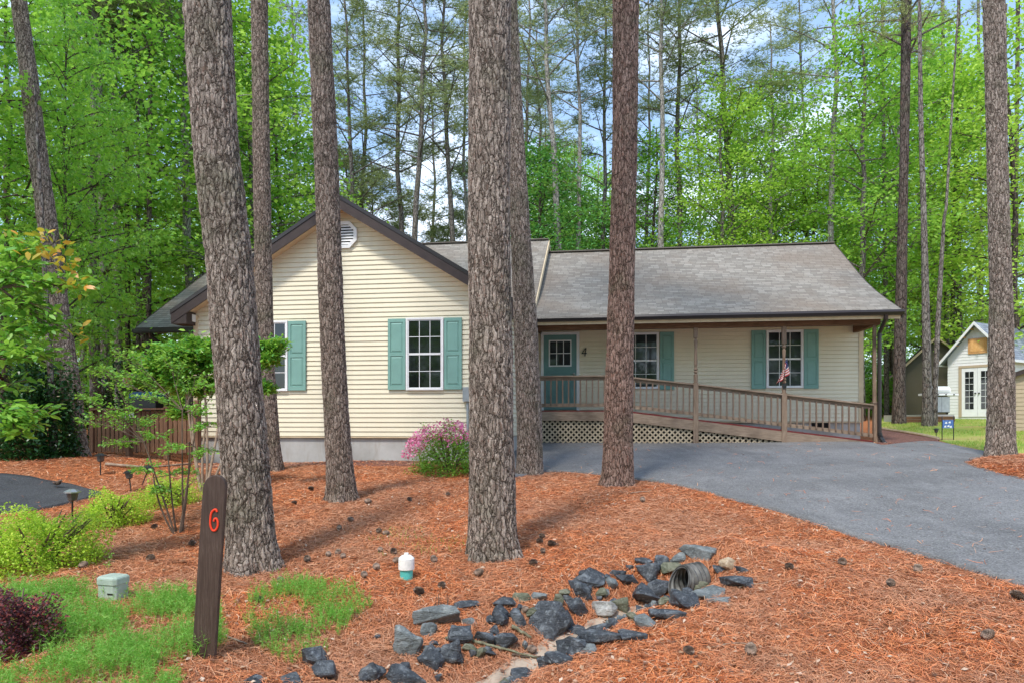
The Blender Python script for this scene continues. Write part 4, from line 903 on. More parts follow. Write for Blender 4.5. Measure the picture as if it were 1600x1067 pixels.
ul, zl = UZ(293,500,V1); FL = hb(MB().box(-9.25,-9.19,14.5,14.66,zl-.06,zl+.10), 'floodlight', WHITE)
for s in (0, .16): hbc(MB().tube([(-9.30-s,14.52,zl+.02),(-9.33-s,14.44,zl-.02),(-9.35-s,14.38,zl-.05)],[.03,.055,.075],12), 'lamp_head', WHITE, FL)
hbc(MB().beam((-9.22,14.52,zl+.04),(-9.50,14.52,zl+.03),.03,.03), 'arm', WHITE, FL)
# left open porch under the low eave
hb(MB().box(-11.7,-9.24,19.0,19.15,-1.2,2.4), 'porch_shade_wall', DARKIN); hb(MB().box(-12.45,-12.3,17.5,17.65,-1.1,2.36), 'porch_post', BROWN); hb(MB().box(-10.4,-10.28,17.5,17.62,-1.1,2.36), 'porch_post', BROWN)  # wall coloured near-black to stand for the shade inside the porch
f = MB().tube([(-12.15,17.25,2.34),(-12.15,17.28,2.24),(-11.9,17.4,2.05),(-11.8,17.45,1.9),(-11.8,17.45,.4)], .045, 8); hb(f, 'downspout', GUT)
f = MB().tube([(6.32,17.32,2.45),(6.32,17.34,2.36),(6.32,17.52,2.22),(6.30,17.68,2.06),(6.30,17.68,-.30)], .05, 8); ds = hb(f, 'downspout', GUT)
pe = [(6.30,17.68,-.28),(6.31,17.62,-.40),(6.34,17.50,-.52),(6.42,17.36,-.60)]; f = MB(); cur = []
for k in range(19): t = k/18*3; i_ = min(int(t), 2); cur.append(Vector(pe[i_]).lerp(Vector(pe[i_+1]), t-i_))
f.tube(cur, [.058 if k%2 else .046 for k in range(19)], 10); hbc(f, 'elbow', BLACK, ds)

# ------------------------------------------------------------------ the porch deck and ramp
RO = (2.0, 17.8, -.6)
RAMP = empty('porch_ramp', HW(*RO[:2], RO[2]), -TH, label='weathered wooden porch deck and ramp with baluster railing and lattice skirt', cat='ramp')
def rb(mb, name, m, **k): return mb.build(name, m, RAMP, off=RO, **k)
VP = 17.8; slope = .125
def dz(u): return .26-max(0, u-.25)*slope
UE = 6.26; UL = -2.14
rb(MB().box(UL,.25,VP-.02,19.2,.20,.262), 'deck', WOODR)
rb(MB().prism([(.25,VP-.02,.262),(UE,VP-.02,dz(UE)),(UE,VP-.02,dz(UE)-.05),(.25,VP-.02,.20)], (0,1.15,0)), 'ramp_deck', WOODR)
rb(MB().prism([(.255,VP+.0,.272),(UE,VP,dz(UE)+.008),(UE,VP,dz(UE)+.001),(.255,VP,.263)], (0,1.0,0)), 'carpet', REDP)
rb(MB().box(UL,.25,VP-.028,VP-.022,.235,.262).prism([(.25,VP-.028,.262),(UE,VP-.028,dz(UE)+.003),(UE,VP-.028,dz(UE)-.025),(.25,VP-.028,.235)],(0,.006,0)), 'carpet_edge', REDP)
rb(MB().box(UL,.25,VP-.065,VP-.029,.0,.232), 'rim_board', WOODR)
rb(MB().prism([(.25,VP-.065,.232),(UE,VP-.065,dz(UE)-.028),(UE,VP-.065,dz(UE)-.20),(4.6,VP-.065,-.56),(.25,VP-.065,.0)], (0,.036,0)), 'rim_board', WOODR)
def rail_piece(a, b, v, z_off, w, h, nm, m): rb(MB().beam((a,v,(dz(a) if a>.25 else .26)+z_off),(b,v,dz(b)+z_off),w,h), nm, m)
for (a, b) in ((UL,.0),(.10,2.03),(2.13,4.11),(4.21,6.19)):
    rail_piece(a, b, VP-.03, .86, .14, .035, 'top_rail', WOODR); rail_piece(a, b, VP-.01, .80, .035, .085, 'top_rail', WOODR); rail_piece(a, b, VP-.01, .135, .035, .09, 'bottom_rail', WOODR)
bal = None
u = UL+.06
while u < 6.1:
    if min(abs(u-p) for p in (.05,2.08,4.16,6.24)) > .075:
        if bal is None:
            bal = MB().box(-.017,.017,-.017,.017,0,.66).build('baluster', WOODBAL, RAMP); o = bal
        else: o = bal.copy(); COL.objects.link(o); o.parent = RAMP
        o.location = (u-RO[0], VP-.045-RO[1], (dz(u))+.13-RO[2])
    u += .1485
# back-side rail on the ramp
# posts: square below, turned above
def turned(u):
    zb = dz(u)+.90; f = MB().box(u-.06,u+.06,VP-.09,VP+.03,-.85,zb)
    pr = [(zb,.050),(zb+.20,.050),(zb+.22,.026),(zb+.26,.054),(zb+.30,.030),(zb+.33,.056),(zb+.38,.030),(zb+.46,.044),(zb+.85,.034),(zb+1.02,.046),(zb+1.07,.026),(zb+1.11,.056),(zb+1.16,.03),(zb+1.2,.05)]
    f.lathe([(z if k < 8 else z, r) for k, (z, r) in enumerate(pr) if z < 2.05], 12, (u, VP-.03, 0)); zz = min(2.05, zb+1.2)
    f.box(u-.048,u+.048,VP-.078,VP+.018,zz-.02,2.27); rb(f, 'post', WOODV)
turned(2.08); turned(4.16)
rb(MB().box(-.01,.11,VP-.09,VP+.03,-.85,1.14), 'post', WOODV); rb(MB().box(6.19,6.30,VP-.09,VP+.03,-.75,.42), 'post', WOODV); rb(MB().box(6.16,6.33,VP-.11,VP+.05,.42,.45), 'post_cap', WOODR)
rb(MB().box(6.20,6.27,VP-.02,VP+.05,.45,2.27), 'post', WOODV)
# lattice of crossing slats
w = .027; zb_ = -.62
for lo_, hi_ in ((UL, 2.02), (2.14, 5.1)):
    f = MB()
    for sgn, vv in ((1, VP-.02), (-1, VP-.0125)):
        u = UL-1
        while u < 6.4:
            segs = [(u+sgn*q*.018, zb_+q*.018) for q in range(40)]
            segs = [(a_, z_) for a_, z_ in segs if lo_ < a_ < hi_ and z_ < (.02 if a_ < .25 else .02-(a_-.25)*.135)]
            if len(segs) > 1: f.prism([(segs[0][0]-w,vv,segs[0][1]),(segs[0][0]+w,vv,segs[0][1]),(segs[-1][0]+w,vv,segs[-1][1]),(segs[-1][0]-w,vv,segs[-1][1])],(0,.009,0))
            u += .135
    f.prism([(lo_,VP-.022,zb_-.02),(hi_,VP-.022,zb_-.02),(hi_,VP-.022,zb_+.03),(lo_,VP-.022,zb_+.03)],(0,.02,0)); rb(f, 'lattice', WOODL)
rb(MB().box(UL,.25,VP+.9,VP+.92,-.9,.1).prism([(.25,VP+.4,.1),(5.6,VP+.4,-.52),(5.6,VP+.4,-1.0),(.25,VP+.4,-1.0)],(0,.02,0)), 'underdeck_shade', DARKIN)  # dark sheets added behind the lattice as the shade under the deck
# flag hanging on the post
fl = empty('flag', HW(4.14, VP-.12, 1.2), -TH, label='small American flag hanging on the turned porch post', cat='flag')
def stripes():
    m, nt = mat('flag_cloth'); k = N(nt); uv = k.n('ShaderNodeTexCoord').outputs['UV']; s = k.n('ShaderNodeSeparateXYZ'); k.l(uv, s.inputs[0])
    st = k.math('GREATER_THAN', k.math('FRACT', k.math('MULTIPLY', s.outputs[1], 6.5)), .5); c = k.mix(st, (.50,.03,.04), (.75,.72,.68))
    can = k.math('MULTIPLY', k.math('GREATER_THAN', s.outputs[1], .46), k.math('LESS_THAN', s.outputs[0], .42))
    vo = k.n('ShaderNodeTexVoronoi'); vo.inputs['Scale'].default_value = 16; k.l(uv, vo.inputs['Vector']); star = k.math('LESS_THAN', vo.outputs['Distance'], .22)
    c = k.mix(can, c, k.mix(star, (.02,.03,.12), (.7,.7,.72))); k.out(c, .85); return m
mb = MB(); nu, nv = 22, 26
pole0 = Vector((.0,0,.15)); Vv = np.zeros((nv+1, nu+1, 3)); uvs = np.zeros((nv+1, nu+1, 2))
for a in range(nv+1):
    for b in range(nu+1):
        s, t = b/nu, a/nv      # s along fly, t down the hoist; cloth droops in folds
        Vv[a,b] = (.06-.30*s*(.15+.85*t)+.06*t+.015*math.sin(s*12), -.045*math.sin(s*12+1)*(.4+t), .33-.40*t-.30*s+.05*t*s); uvs[a,b] = (s, 1-t)
i = np.arange(nv)[:,None]*(nu+1); j = np.arange(nu)[None]
npmesh('cloth', Vv.reshape(-1,3), np.stack([i+j,i+j+1,i+nu+2+j,i+nu+1+j],2).reshape(-1,4), stripes(), fl, True, uvs.reshape(-1,2))
MB().tube([(.02,.06,-.36),(.0,-.02,.0),(-.01,-.05,.33)], .008, 6).build('staff', WOODB, fl); MB().box(-.02,.06,.02,.08,-.42,-.30).build('bracket', BLACK, fl)

# ------------------------------------------------------------------ neighbouring buildings
def small_house(name, label, cat, loc, yaw, w, l, h, rise, wm, rm, tm, oh=.2, ohf=.25, course=.12, zb=-.3):
    r = empty(name, loc, yaw, label=label, cat=cat); hw = w/2
    mb = MB(); z = 0
    def lim(zz): return hw if zz <= h else hw*(1-(zz-h)/rise)
    while z < h+rise-.02:
        zt = min(z+course, h+rise); a, b = lim(z), max(0, lim(zt))
        mb.quad((-a,-.016,z),(a,-.016,z),(b,-.003,zt),(-b,-.003,zt)); mb.quad((-a,0,z),(a,0,z),(a,-.016,z),(-a,-.016,z))
        if zt <= h+.1:
            for s in (-1,1): mb.quad((s*(hw+.016),0,z),(s*(hw+.016),l,z),(s*(hw+.003),l,zt),(s*(hw+.003),0,zt))
        z = zt
    mb.prism([(-hw,.002,zb),(hw,.002,zb),(hw,.002,h),(0,.002,h+rise),(-hw,.002,h)], (0,l,0)); mb.build('wall', wm, r)
    s_ = rise/hw
    for s in (-1, 1):
        e = (hw+oh)*s; ze = h-oh*s_; q = MB(); L = math.hypot(hw+oh, rise+oh*s_)
        q.quad((0,-ohf,h+rise+.05),(0,l+ohf,h+rise+.05),(e,l+ohf,ze+.05),(e,-ohf,ze+.05), uv=[(0,L),(l,L),(l,0),(0,0)])
        q.quad((0,-ohf,h+rise),(0,l+ohf,h+rise),(e,l+ohf,ze),(e,-ohf,ze), uv=[(0,0)]*4); q.quad((e,-ohf,ze),(e,l+ohf,ze),(e,l+ohf,ze+.05),(e,-ohf,ze+.05), uv=[(0,0)]*4); q.build('roof', rm, r)
        MB().prism([(0,-ohf-.03,h+rise+.06),(e,-ohf-.03,ze+.06),(e,-ohf-.03,ze-.07),(0,-ohf-.03,h+rise-.07)], (0,.028,0)).build('fascia', tm, r)
        MB().box(min(e,e+.03*s),max(e,e+.03*s),-ohf,l+ohf,ze-.06,ze+.04).build('eave_trim', tm, r)
    return r
# white shed with french doors
sx, sd_ = (1528-800)/F*28, 28; sh = small_house('garden_shed', 'white unfinished shed with french doors and blue grey shingles', 'shed', (sx, sd_, .05), math.radians(-57), 2.25, 6.5, 2.5, 1.3, WHITE_S, ROOFB, WHITE, .22, .32)
f = MB(); f.box(-.62,-.52,-.05,0,.1,2.17).box(.52,.62,-.05,0,.1,2.17).box(-.62,.62,-.06,0,2.07,2.17).build('door_frame', TAN_S, sh)
for s in (0, 1):
    a = -.52+s*.52; dr = MB().box(a+.005,a+.515,-.045,-.005,.12,2.06).build('door', WHITE, sh)
    MB().box(a+.12,a+.40,-.052,-.046,.42,1.92).build('pane', GLASS, dr); gm = MB()
    for k in range(1,6): gm.box(a+.12,a+.40,-.058,-.0525,.42+k*.25-.008,.42+k*.25+.008)
    gm.box(a+.255,a+.265,-.0585,-.0527,.42,1.92).build('muntin_grid', WHITE, dr)
    MB().tube([(a+(.46 if s == 0 else .06),-.045,1.05),(a+(.46 if s == 0 else .06),-.10,1.05)],[.03,.025],8).build('handle', BLACK, dr)
MB().box(-.36,.36,-.05,-.02,2.62,3.22).build('gable_window', RAWW, sh); MB().box(-.27,.27,-.058,-.0505,2.70,3.14).build('window_infill', wood('osb',(.60,.28,.08),(.75,.42,.16),(.85,.58,.28),(1,1,1)), sh)
for k in range(5): 
    t = (k+.5)/5; MB().beam((-.02-1.4*t,-.30,3.74-1.48*t),(-.02-1.4*t,0,3.74-1.48*t),.035,.07).build('rafter', RAWW, sh)
for ch in sh.children:
    if ch.name.split('.')[0] in ('door','door_frame'): ch.scale = (1.12,1,1)
    if ch.name.split('.')[0] in ('gable_window','window_infill'): ch.scale = (.95,1,1)
q = small_house('olive_house', 'olive brown sided house behind the grill', 'house', ((1463-800)/F*33, 33, .2), math.radians(-24), 2.5, 6, 2.45, 1.25, OLIVE, ROOFD, SOFFIT, .3, .3)
wd = MB().box(.55,.60,-.05,0,.95,1.95).box(.95,1.0,-.05,0,.95,1.95).box(.60,.95,-.05,0,1.88,1.95).box(.60,.95,-.05,0,.95,1.02).build('window', WHITE, q); MB().box(.60,.95,-.035,-.02,1.02,1.88).build('pane', GLASS, wd)
small_house('tan_shed', 'small tan sided shed at the right edge behind the big trunk', 'shed', ((1640-800)/F*19.5, 19.5, g(15,20)-.02), math.radians(-38), 2.4, 2.4, 1.45, .45, TAN_S, ROOFD, BROWN, .12, .12)
small_house('white_house', 'white gabled house corner above the shed roof at the right edge', 'house', ((1650-800)/F*46, 46, .4), 0, 6.5, 8, 4.0, 3.0, WHITE_S, ROOFB, WHITE, .3, .3)
dh = small_house('beige_house', 'distant beige house seen between the left trunks', 'house', ((208-800)/F*44, 44, -.1), math.radians(14), 3.8, 8, 3.2, 1.5, plain('beige_wall',(.50,.40,.30),.8,.1), ROOF, WHITE, .3, .3)
MB().tube([(0,-.02,3.95),(0,-.08,3.95)], .38, 16).build('round_vent', WHITE, dh); w_ = MB().box(-1.2,1.2,-.06,0,.8,2.2).build('window', WHITE, dh); MB().box(-1.1,1.1,-.065,-.06,.9,2.1).build('pane', GLASS, w_)
small_house('beige_garage', 'low beige wing left of the distant beige house', 'garage', ((150-800)/F*46, 46, -.1), math.radians(60), 4.2, 7, 2.6, 1.3, plain('beige_wall_b',(.46,.37,.28),.8,.1), ROOF, WHITE, .3, .3)
# low timber wall by the grill
t = MB(); a = at(1412,650,25.5); b = at(1492,650,24.6); 
for k in range(3): t.beam((a.x,a.y,-.10+.105*k),(b.x,b.y,-.10+.105*k),.14,.10)
tag(t.build('retaining_wall', WOODB), 'low brown timber wall below the grill', 'wall')
tag(MB().box(a.x+.6,b.x+.2,24.95,28.0,-.2,.225).build('patio', CONC), kind='structure')
# gas grill
gx = (1466-800)/F*25.6; gr = empty('gas_grill', (gx, 25.6, .23), label='gas grill with white lid and side shelves on the patio', cat='grill')
MB().box(-.42,.42,-.28,.28,.08,.72).build('cabinet', BLACK, gr, bevel=.01); MB().box(-.40,-.01,-.30,-.285,.10,.70).box(.01,.40,-.30,-.285,.10,.70).build('cabinet_door', GREYBOX, gr)
f = MB(); prof = [(-.30,.0),(-.30,.10),(-.22,.22),(0,.28),(.22,.22),(.30,.10),(.30,0)]; f.prism([(-.46,y_,.86+z_) for y_, z_ in prof], (.92,0,0)); f.build('lid', WHITE, gr)
MB().box(-.85,.85,-.30,.30,.76,.84).build('shelf', WHITE, gr, bevel=.01); f = MB(); [f.tube([(x_,-.30,.80),(x_,-.34,.80)], .03, 8) for x_ in (-.6,-.2,.2,.6)]; f.build('knob', BLACK, gr)
MB().beam((-.35,-.36,.98),(.35,-.36,.98),.02,.02).build('handle', METAL, gr); f = MB(); [f.tube([(x_,-.2,.06),(x_+.05,-.2,.06)], .06, 12) for x_ in (-.35,.30)]; f.build('wheel', BLACK, gr); gr.scale = (.72,.72,.9)
# yard sign and lamps
sgx, sgd, sgz = gp(1481,688); ys = empty('yard_sign', (sgx, sgd, sgz), label='small blue garden sign on two black rods in the lawn', cat='sign')
W_ = 18/F*sgd; H_ = 36/F*sgd
for s in (-1, 1): MB().tube([(s*W_/2,0,-.1),(s*W_/2,0,H_)], .011, 6).tube([(s*W_/2,0,H_),(s*W_/2,0,H_+.05)],[.02,.003],6).build('rod', BLACK, ys)
MB().box(-W_/2+.01,W_/2-.01,-.008,.008,H_*.55,H_*.90).build('panel', plain('sign_blue',(.10,.20,.50),.5,.4,30), ys)
f = MB(); [f.prism([(a-.03,-.0095,z_),(a+.03,-.0095,z_),(a+.02,-.0095,z_+.05),(a-.02,-.0095,z_+.04)],(0,.001,0)) for a, z_ in ((-.07,H_*.58),(.01,H_*.60),(.07,H_*.57),(.04,H_*.76),(-.05,H_*.74))]; f.build('white_print', WHITE, ys)
def lantern(px, py, s, label, tilt=0, pale=False):
    x, y, z = gp(px, py); r = empty('path_light', (x, y, z), label=label, cat='path light', group='solar lights beside the path')
    MB().tube([(0,0,-.1),(0,0,.24)], .011, 8).build('stake', BLACK, r); MB().lathe([(.24,.02),(.26,.055),(.36,.07),(.365,.02)], 8).build('lamp_body', plain('lamp_glass_%d'%px,(.09,.085,.08),.2,.2,spec=.6), r)
    MB().lathe([(.355,.10),(.37,.10),(.40,.045),(.405,.03),(.407,.002)], 8).build('cap', METAL if pale else BLACK, r); r.scale = (s,s,s); r.rotation_euler = (tilt*.4, tilt, .4); return r
lantern(157,742,.95,'black solar light farthest back at the edge of the path'); lantern(222,757,.85,'tilted solar light behind the yellow bush, right one of the pair',.35); lantern(205,768,.85,'solar light leaning left, left one of the pair behind the yellow bush',-.12); lantern(113,812,1.0,'solar light with pale cap beside the black path, nearest one',pale=True)
lantern(1463,686,.72,'small solar light at the corner of the lawn beside the blue sign')
# edging timber along the mulch
e = [Vector(gp(*a))+Vector((0,0,.04)) for a in ((1376,671),(1410,676),(1440,681),(1466,687))]
tag(MB().tube(e, .045, 6).build('edging_timber', WOODL), 'pale timber edging between the red mulch and the lawn', 'edging')
# ------------------------------------------------------------------ fence at the left
fa, fb = at(146,640,15.9), at(309,640,15.0); FR = empty('wooden_fence', (fa.x, fa.y, g(fa.x,fa.y)), math.atan2(fb.y-fa.y, fb.x-fa.x), label='low brown picket fence left of the house with flat top rail', cat='fence')
L = (fb-fa).length; zt_ = .29-FR.location.z; pk = MB().box(-.045,.045,-.01,.01,.04,zt_-.06).build('picket', FENCEW, FR); pk.location = (.06,0,0)
k = 1
while .06+k*.125 < L: o = pk.copy(); COL.objects.link(o); o.parent = FR; o.location = (.06+k*.125, random.uniform(-.004,.004), random.uniform(-.015,.015)); k += 1
MB().beam((0,-.03,zt_-.03),(L*.72,-.03,zt_-.03),.13,.035).build('top_rail', FENCEW, FR); MB().beam((0,.03,zt_-.25),(L,.03,zt_-.25),.035,.08).beam((0,.03,.2),(L,.03,.2),.035,.08).build('rail', FENCEW, FR)
for u in (0, L*.36, L*.72, L): MB().box(u-.05,u+.05,-.06,.05,-.1,zt_+(.02 if u < L*.9 else .15)).build('post', FENCEW, FR)
MB().box(.98,1.22,-.06,-.045,zt_-.22,zt_-.09).build('sign_plate', METAL, FR)
# round sign and blue grill behind the fence
p = at(203,594,17.2); rs_ = empty('round_sign', (p.x, p.y, g(p.x,p.y)), label='round red and white disc on a pole behind the fence', cat='sign'); hz_ = p.z-rs_.location.z
MB().tube([(0,0,0),(0,0,hz_-.15)], .02, 8).build('pole', BLACK, rs_); MB().tube([(0,-.02,hz_),(0,.02,hz_)], .17, 24).build('disc', plain('pale_pink',(.70,.48,.50),.6,.2,9), rs_); MB().tube([(0,-.03,hz_),(0,-.021,hz_)], .115, 20).build('disc_centre', plain('faded_red',(.60,.12,.14),.6,.3,12), rs_)
p = at(230,618,17.0); bg = empty('blue_grill', (p.x, p.y, g(p.x,p.y)), label='dark blue lidded grill behind the fence under the low eave', cat='grill'); hz_ = p.z-bg.location.z
MB().box(-.3,.3,-.2,.2,hz_-.35,hz_-.06).build('firebox', BLACK, bg); MB().prism([(-.32,-.22,hz_-.06),(-.32,-.22,hz_+.03),(-.32,0,hz_+.10),(-.32,.22,hz_+.03),(-.32,.22,hz_-.06)],(.64,0,0)).build('lid', plain('blue_paint',(.03,.10,.28),.4,.1), bg)
for a in (-.25,.25): MB().box(a-.02,a+.02,-.02,.02,0,hz_-.35).build('leg', BLACK, bg)
# ------------------------------------------------------------------ the stake with its number
sx_, sy_, sz_ = gp(316,1026); top = at(338,740,sy_); STK = empty('numbered_stake', (sx_, sy_, sz_), label='tall dark brown board stake with red painted number', cat='stake')
H_ = top.z-sz_; tiltx = (338-316)/F*sy_; w = .0735; out = [(-w,-.2)]+[(w,-.2),(w,H_-.09)]+[(w*math.cos(a), H_-.09+.085*math.sin(a)) for a in [math.pi*k/12 for k in range(1,12)]]+[(-w,H_-.09)]
f = MB().prism([(x_+tiltx*max(z_,0)/H_, -.019, z_) for x_, z_ in out], (0,.038,0)); f.build('board', STAKEW, STK, bevel=.004)
cx_, cz_ = at(337,811,sy_).x-sx_, at(337,811,sy_).z-sz_; s_ = .067
six = [(.42,.78),(.30,.98),(.0,.98),(-.42,.72),(-.58,.2),(-.60,-.45),(-.30,-.95),(.15,-.98),(.50,-.62),(.55,-.20),(.35,.12),(.05,.10),(-.08,-.12)]
def cr(P, n=6):
    P = [Vector((a,b,0)) for a,b in P]; P = [P[0]]+P+[P[-1]]; r = []
    for k in range(1, len(P)-2):
        for q in range(n):
            t = q/n; r.append(.5*((2*P[k])+(P[k+1]-P[k-1])*t+(2*P[k-1]-5*P[k]+4*P[k+1]-P[k+2])*t*t+(3*P[k]-P[k-1]-3*P[k+1]+P[k+2])*t**3))
    return r+[P[-1]]
MB().tube([(cx_+q.x*s_*.62, -.0215, cz_+q.y*s_) for q in cr(six)], .0068, 8).build('number', REDPAINT, STK)
# ------------------------------------------------------------------ pipe cap, green box, culvert
x, y, z = gp(635,903); PC = empty('pipe_cap', (x, y, z), label='white capped teal cleanout pipe standing in the needles', cat='pipe')
r_ = 10.2/F*y; h_ = 40/F*y; MB().lathe([(-.05,r_),(h_*.46,r_)], 24).build('pipe', PVCT, PC, smooth=False); MB().lathe([(h_*.36,r_*1.2),(h_*.38,r_*1.22),(h_*.78,r_*1.22),(h_*.82,r_*1.12),(h_*.90,r_*.75),(h_*.91,r_*.38),(h_*1.0,r_*.34),(h_*1.005,.002)], 24).build('cap', PVCW, PC)
x, y, z = gp(177,934); GB = empty('utility_box', (x, y, z), -.25, label='pale green utility pedestal box with lid beside the ground cover', cat='utility box')
w = 38/F*y/2; h_ = 36/F*y
def rbox(mb, w, d, z0, z1, c=.25, k=1.0):
    P_ = [(w*(1-c),-d),(w,-d*(1-c)),(w,d*(1-c)),(w*(1-c),d),(-w*(1-c),d),(-w,d*(1-c)),(-w,-d*(1-c)),(-w*(1-c),-d)]
    i = len(mb.v); mb.v += [(a,b,z0) for a,b in P_]+[(a*k,b*k,z1) for a,b in P_]; mb.f += [tuple(i+q for q in range(7,-1,-1)), tuple(i+8+q for q in range(8))]+[(i+q,i+(q+1)%8,i+8+(q+1)%8,i+8+q) for q in range(8)]; return mb
rbox(MB(), w*.93, w*.8, -.1, h_*.74).build('body', LEDG, GB, bevel=.003); rbox(rbox(MB(), w, w*.88, h_*.66, h_*.92), w, w*.88, h_*.921, h_, .25, .86).build('lid', LEDG, GB, bevel=.003)
MB().box(w*.2,w*.75,-w*.83,-w*.81,h_*.25,h_*.32).build('latch', BLACK, GB)
cx, cy, cz = gp(1068,940); cv = at(1069,908,6.05); CU = empty('culvert_pipe', (cv.x, cv.y, cv.z), label='corrugated metal culvert end opening between the rocks', cat='culvert pipe')
ax = Vector((.88,.46,.06)).normalized(); R0 = .122; Lc = .26; n1, n2 = 60, 40; u_ = ax.cross(Vector((0,0,1))).normalized(); v_ = u_.cross(ax)
def ring(Rf, rev):
    V = []
    for a in range(n1+1):
        t = a/n1; r = Rf+.008*math.sin(t*Lc/.045*6.28)*(t > .05)
        for b in range(n2):
            an = 6.2832*b/n2; sk = .10*math.sin(an)*max(0,1-t*3)       # slanted mouth
            V.append(ax*(t*Lc-.06+sk*.6)+u_*math.cos(an)*r+v_*math.sin(an)*r*1.12)
    i = np.arange(n1)[:,None]*n2; j = np.arange(n2)[None]; Fc = np.stack([i+j, i+(j+1)%n2, i+n2+(j+1)%n2, i+n2+j], 2).reshape(-1,4)
    return np.array([tuple(q) for q in V]), Fc
Va, Fa = ring(R0, 0); Vb, Fb = ring(R0-.014, 1); n_ = len(Va); lip = np.array([(b, (b+1)%n2, n_+(b+1)%n2, n_+b) for b in range(n2)])
npmesh('barrel', np.r_[Va, Vb], np.r_[Fa, Fb[:,::-1]+n_, lip], CULV, CU, True)
e_ = [ax*(.10)+u_*math.cos(6.2832*b/24)*(R0-.02)+v_*math.sin(6.2832*b/24)*(R0-.02) for b in range(24)]; MB().quad(*e_).build('bore_shade', DARKIN, CU)  # dark disc added across the pipe as the shade inside it
# ------------------------------------------------------------------ rocks of the swale
def rock_mesh(seed, w, d, h, flat=False):
    r = random.Random(seed); bm = bmesh.new()
    for k in range(15 if flat else 13):
        while True:
            p = Vector((r.uniform(-1,1), r.uniform(-1,1), r.uniform(-1,1)))
            if .72 < p.length < 1.15: break
        bm.verts.new((p.x*w/2*1.05, p.y*d/2*1.05, p.z*h/2*1.15))
    res = bmesh.ops.convex_hull(bm, input=bm.verts[:]); bmesh.ops.delete(bm, geom=[v for v in bm.verts if not v.link_faces], context='VERTS')
    bmesh.ops.bevel(bm, geom=bm.edges[:], offset=min(w,h,d)*.045, segments=1, affect='EDGES', clamp_overlap=True)
    bmesh.ops.triangulate(bm, faces=bm.faces[:])
    for _ in range(2): 
        bmesh.ops.subdivide_edges(bm, edges=[e for e in bm.edges if e.calc_length() > min(w,h)*.16], cuts=1, use_grid_fill=True); bmesh.ops.triangulate(bm, faces=bm.faces[:])
    off = Vector((seed*3.7, 0, 0))
    for v in bm.verts:
        n = noise.fractal(v.co*9+off, 1.0, 2.1, 4); v.co += v.co.normalized()*n*min(w,h)*.085
        st = noise.noise(Vector((v.co.x*4, v.co.y*4, v.co.z*42))+off); v.co += Vector((v.co.x, v.co.y, 0)).normalized()*st*min(w,h)*.03
    me = bpy.data.meshes.new('rock'); bm.to_mesh(me); bm.free(); return me
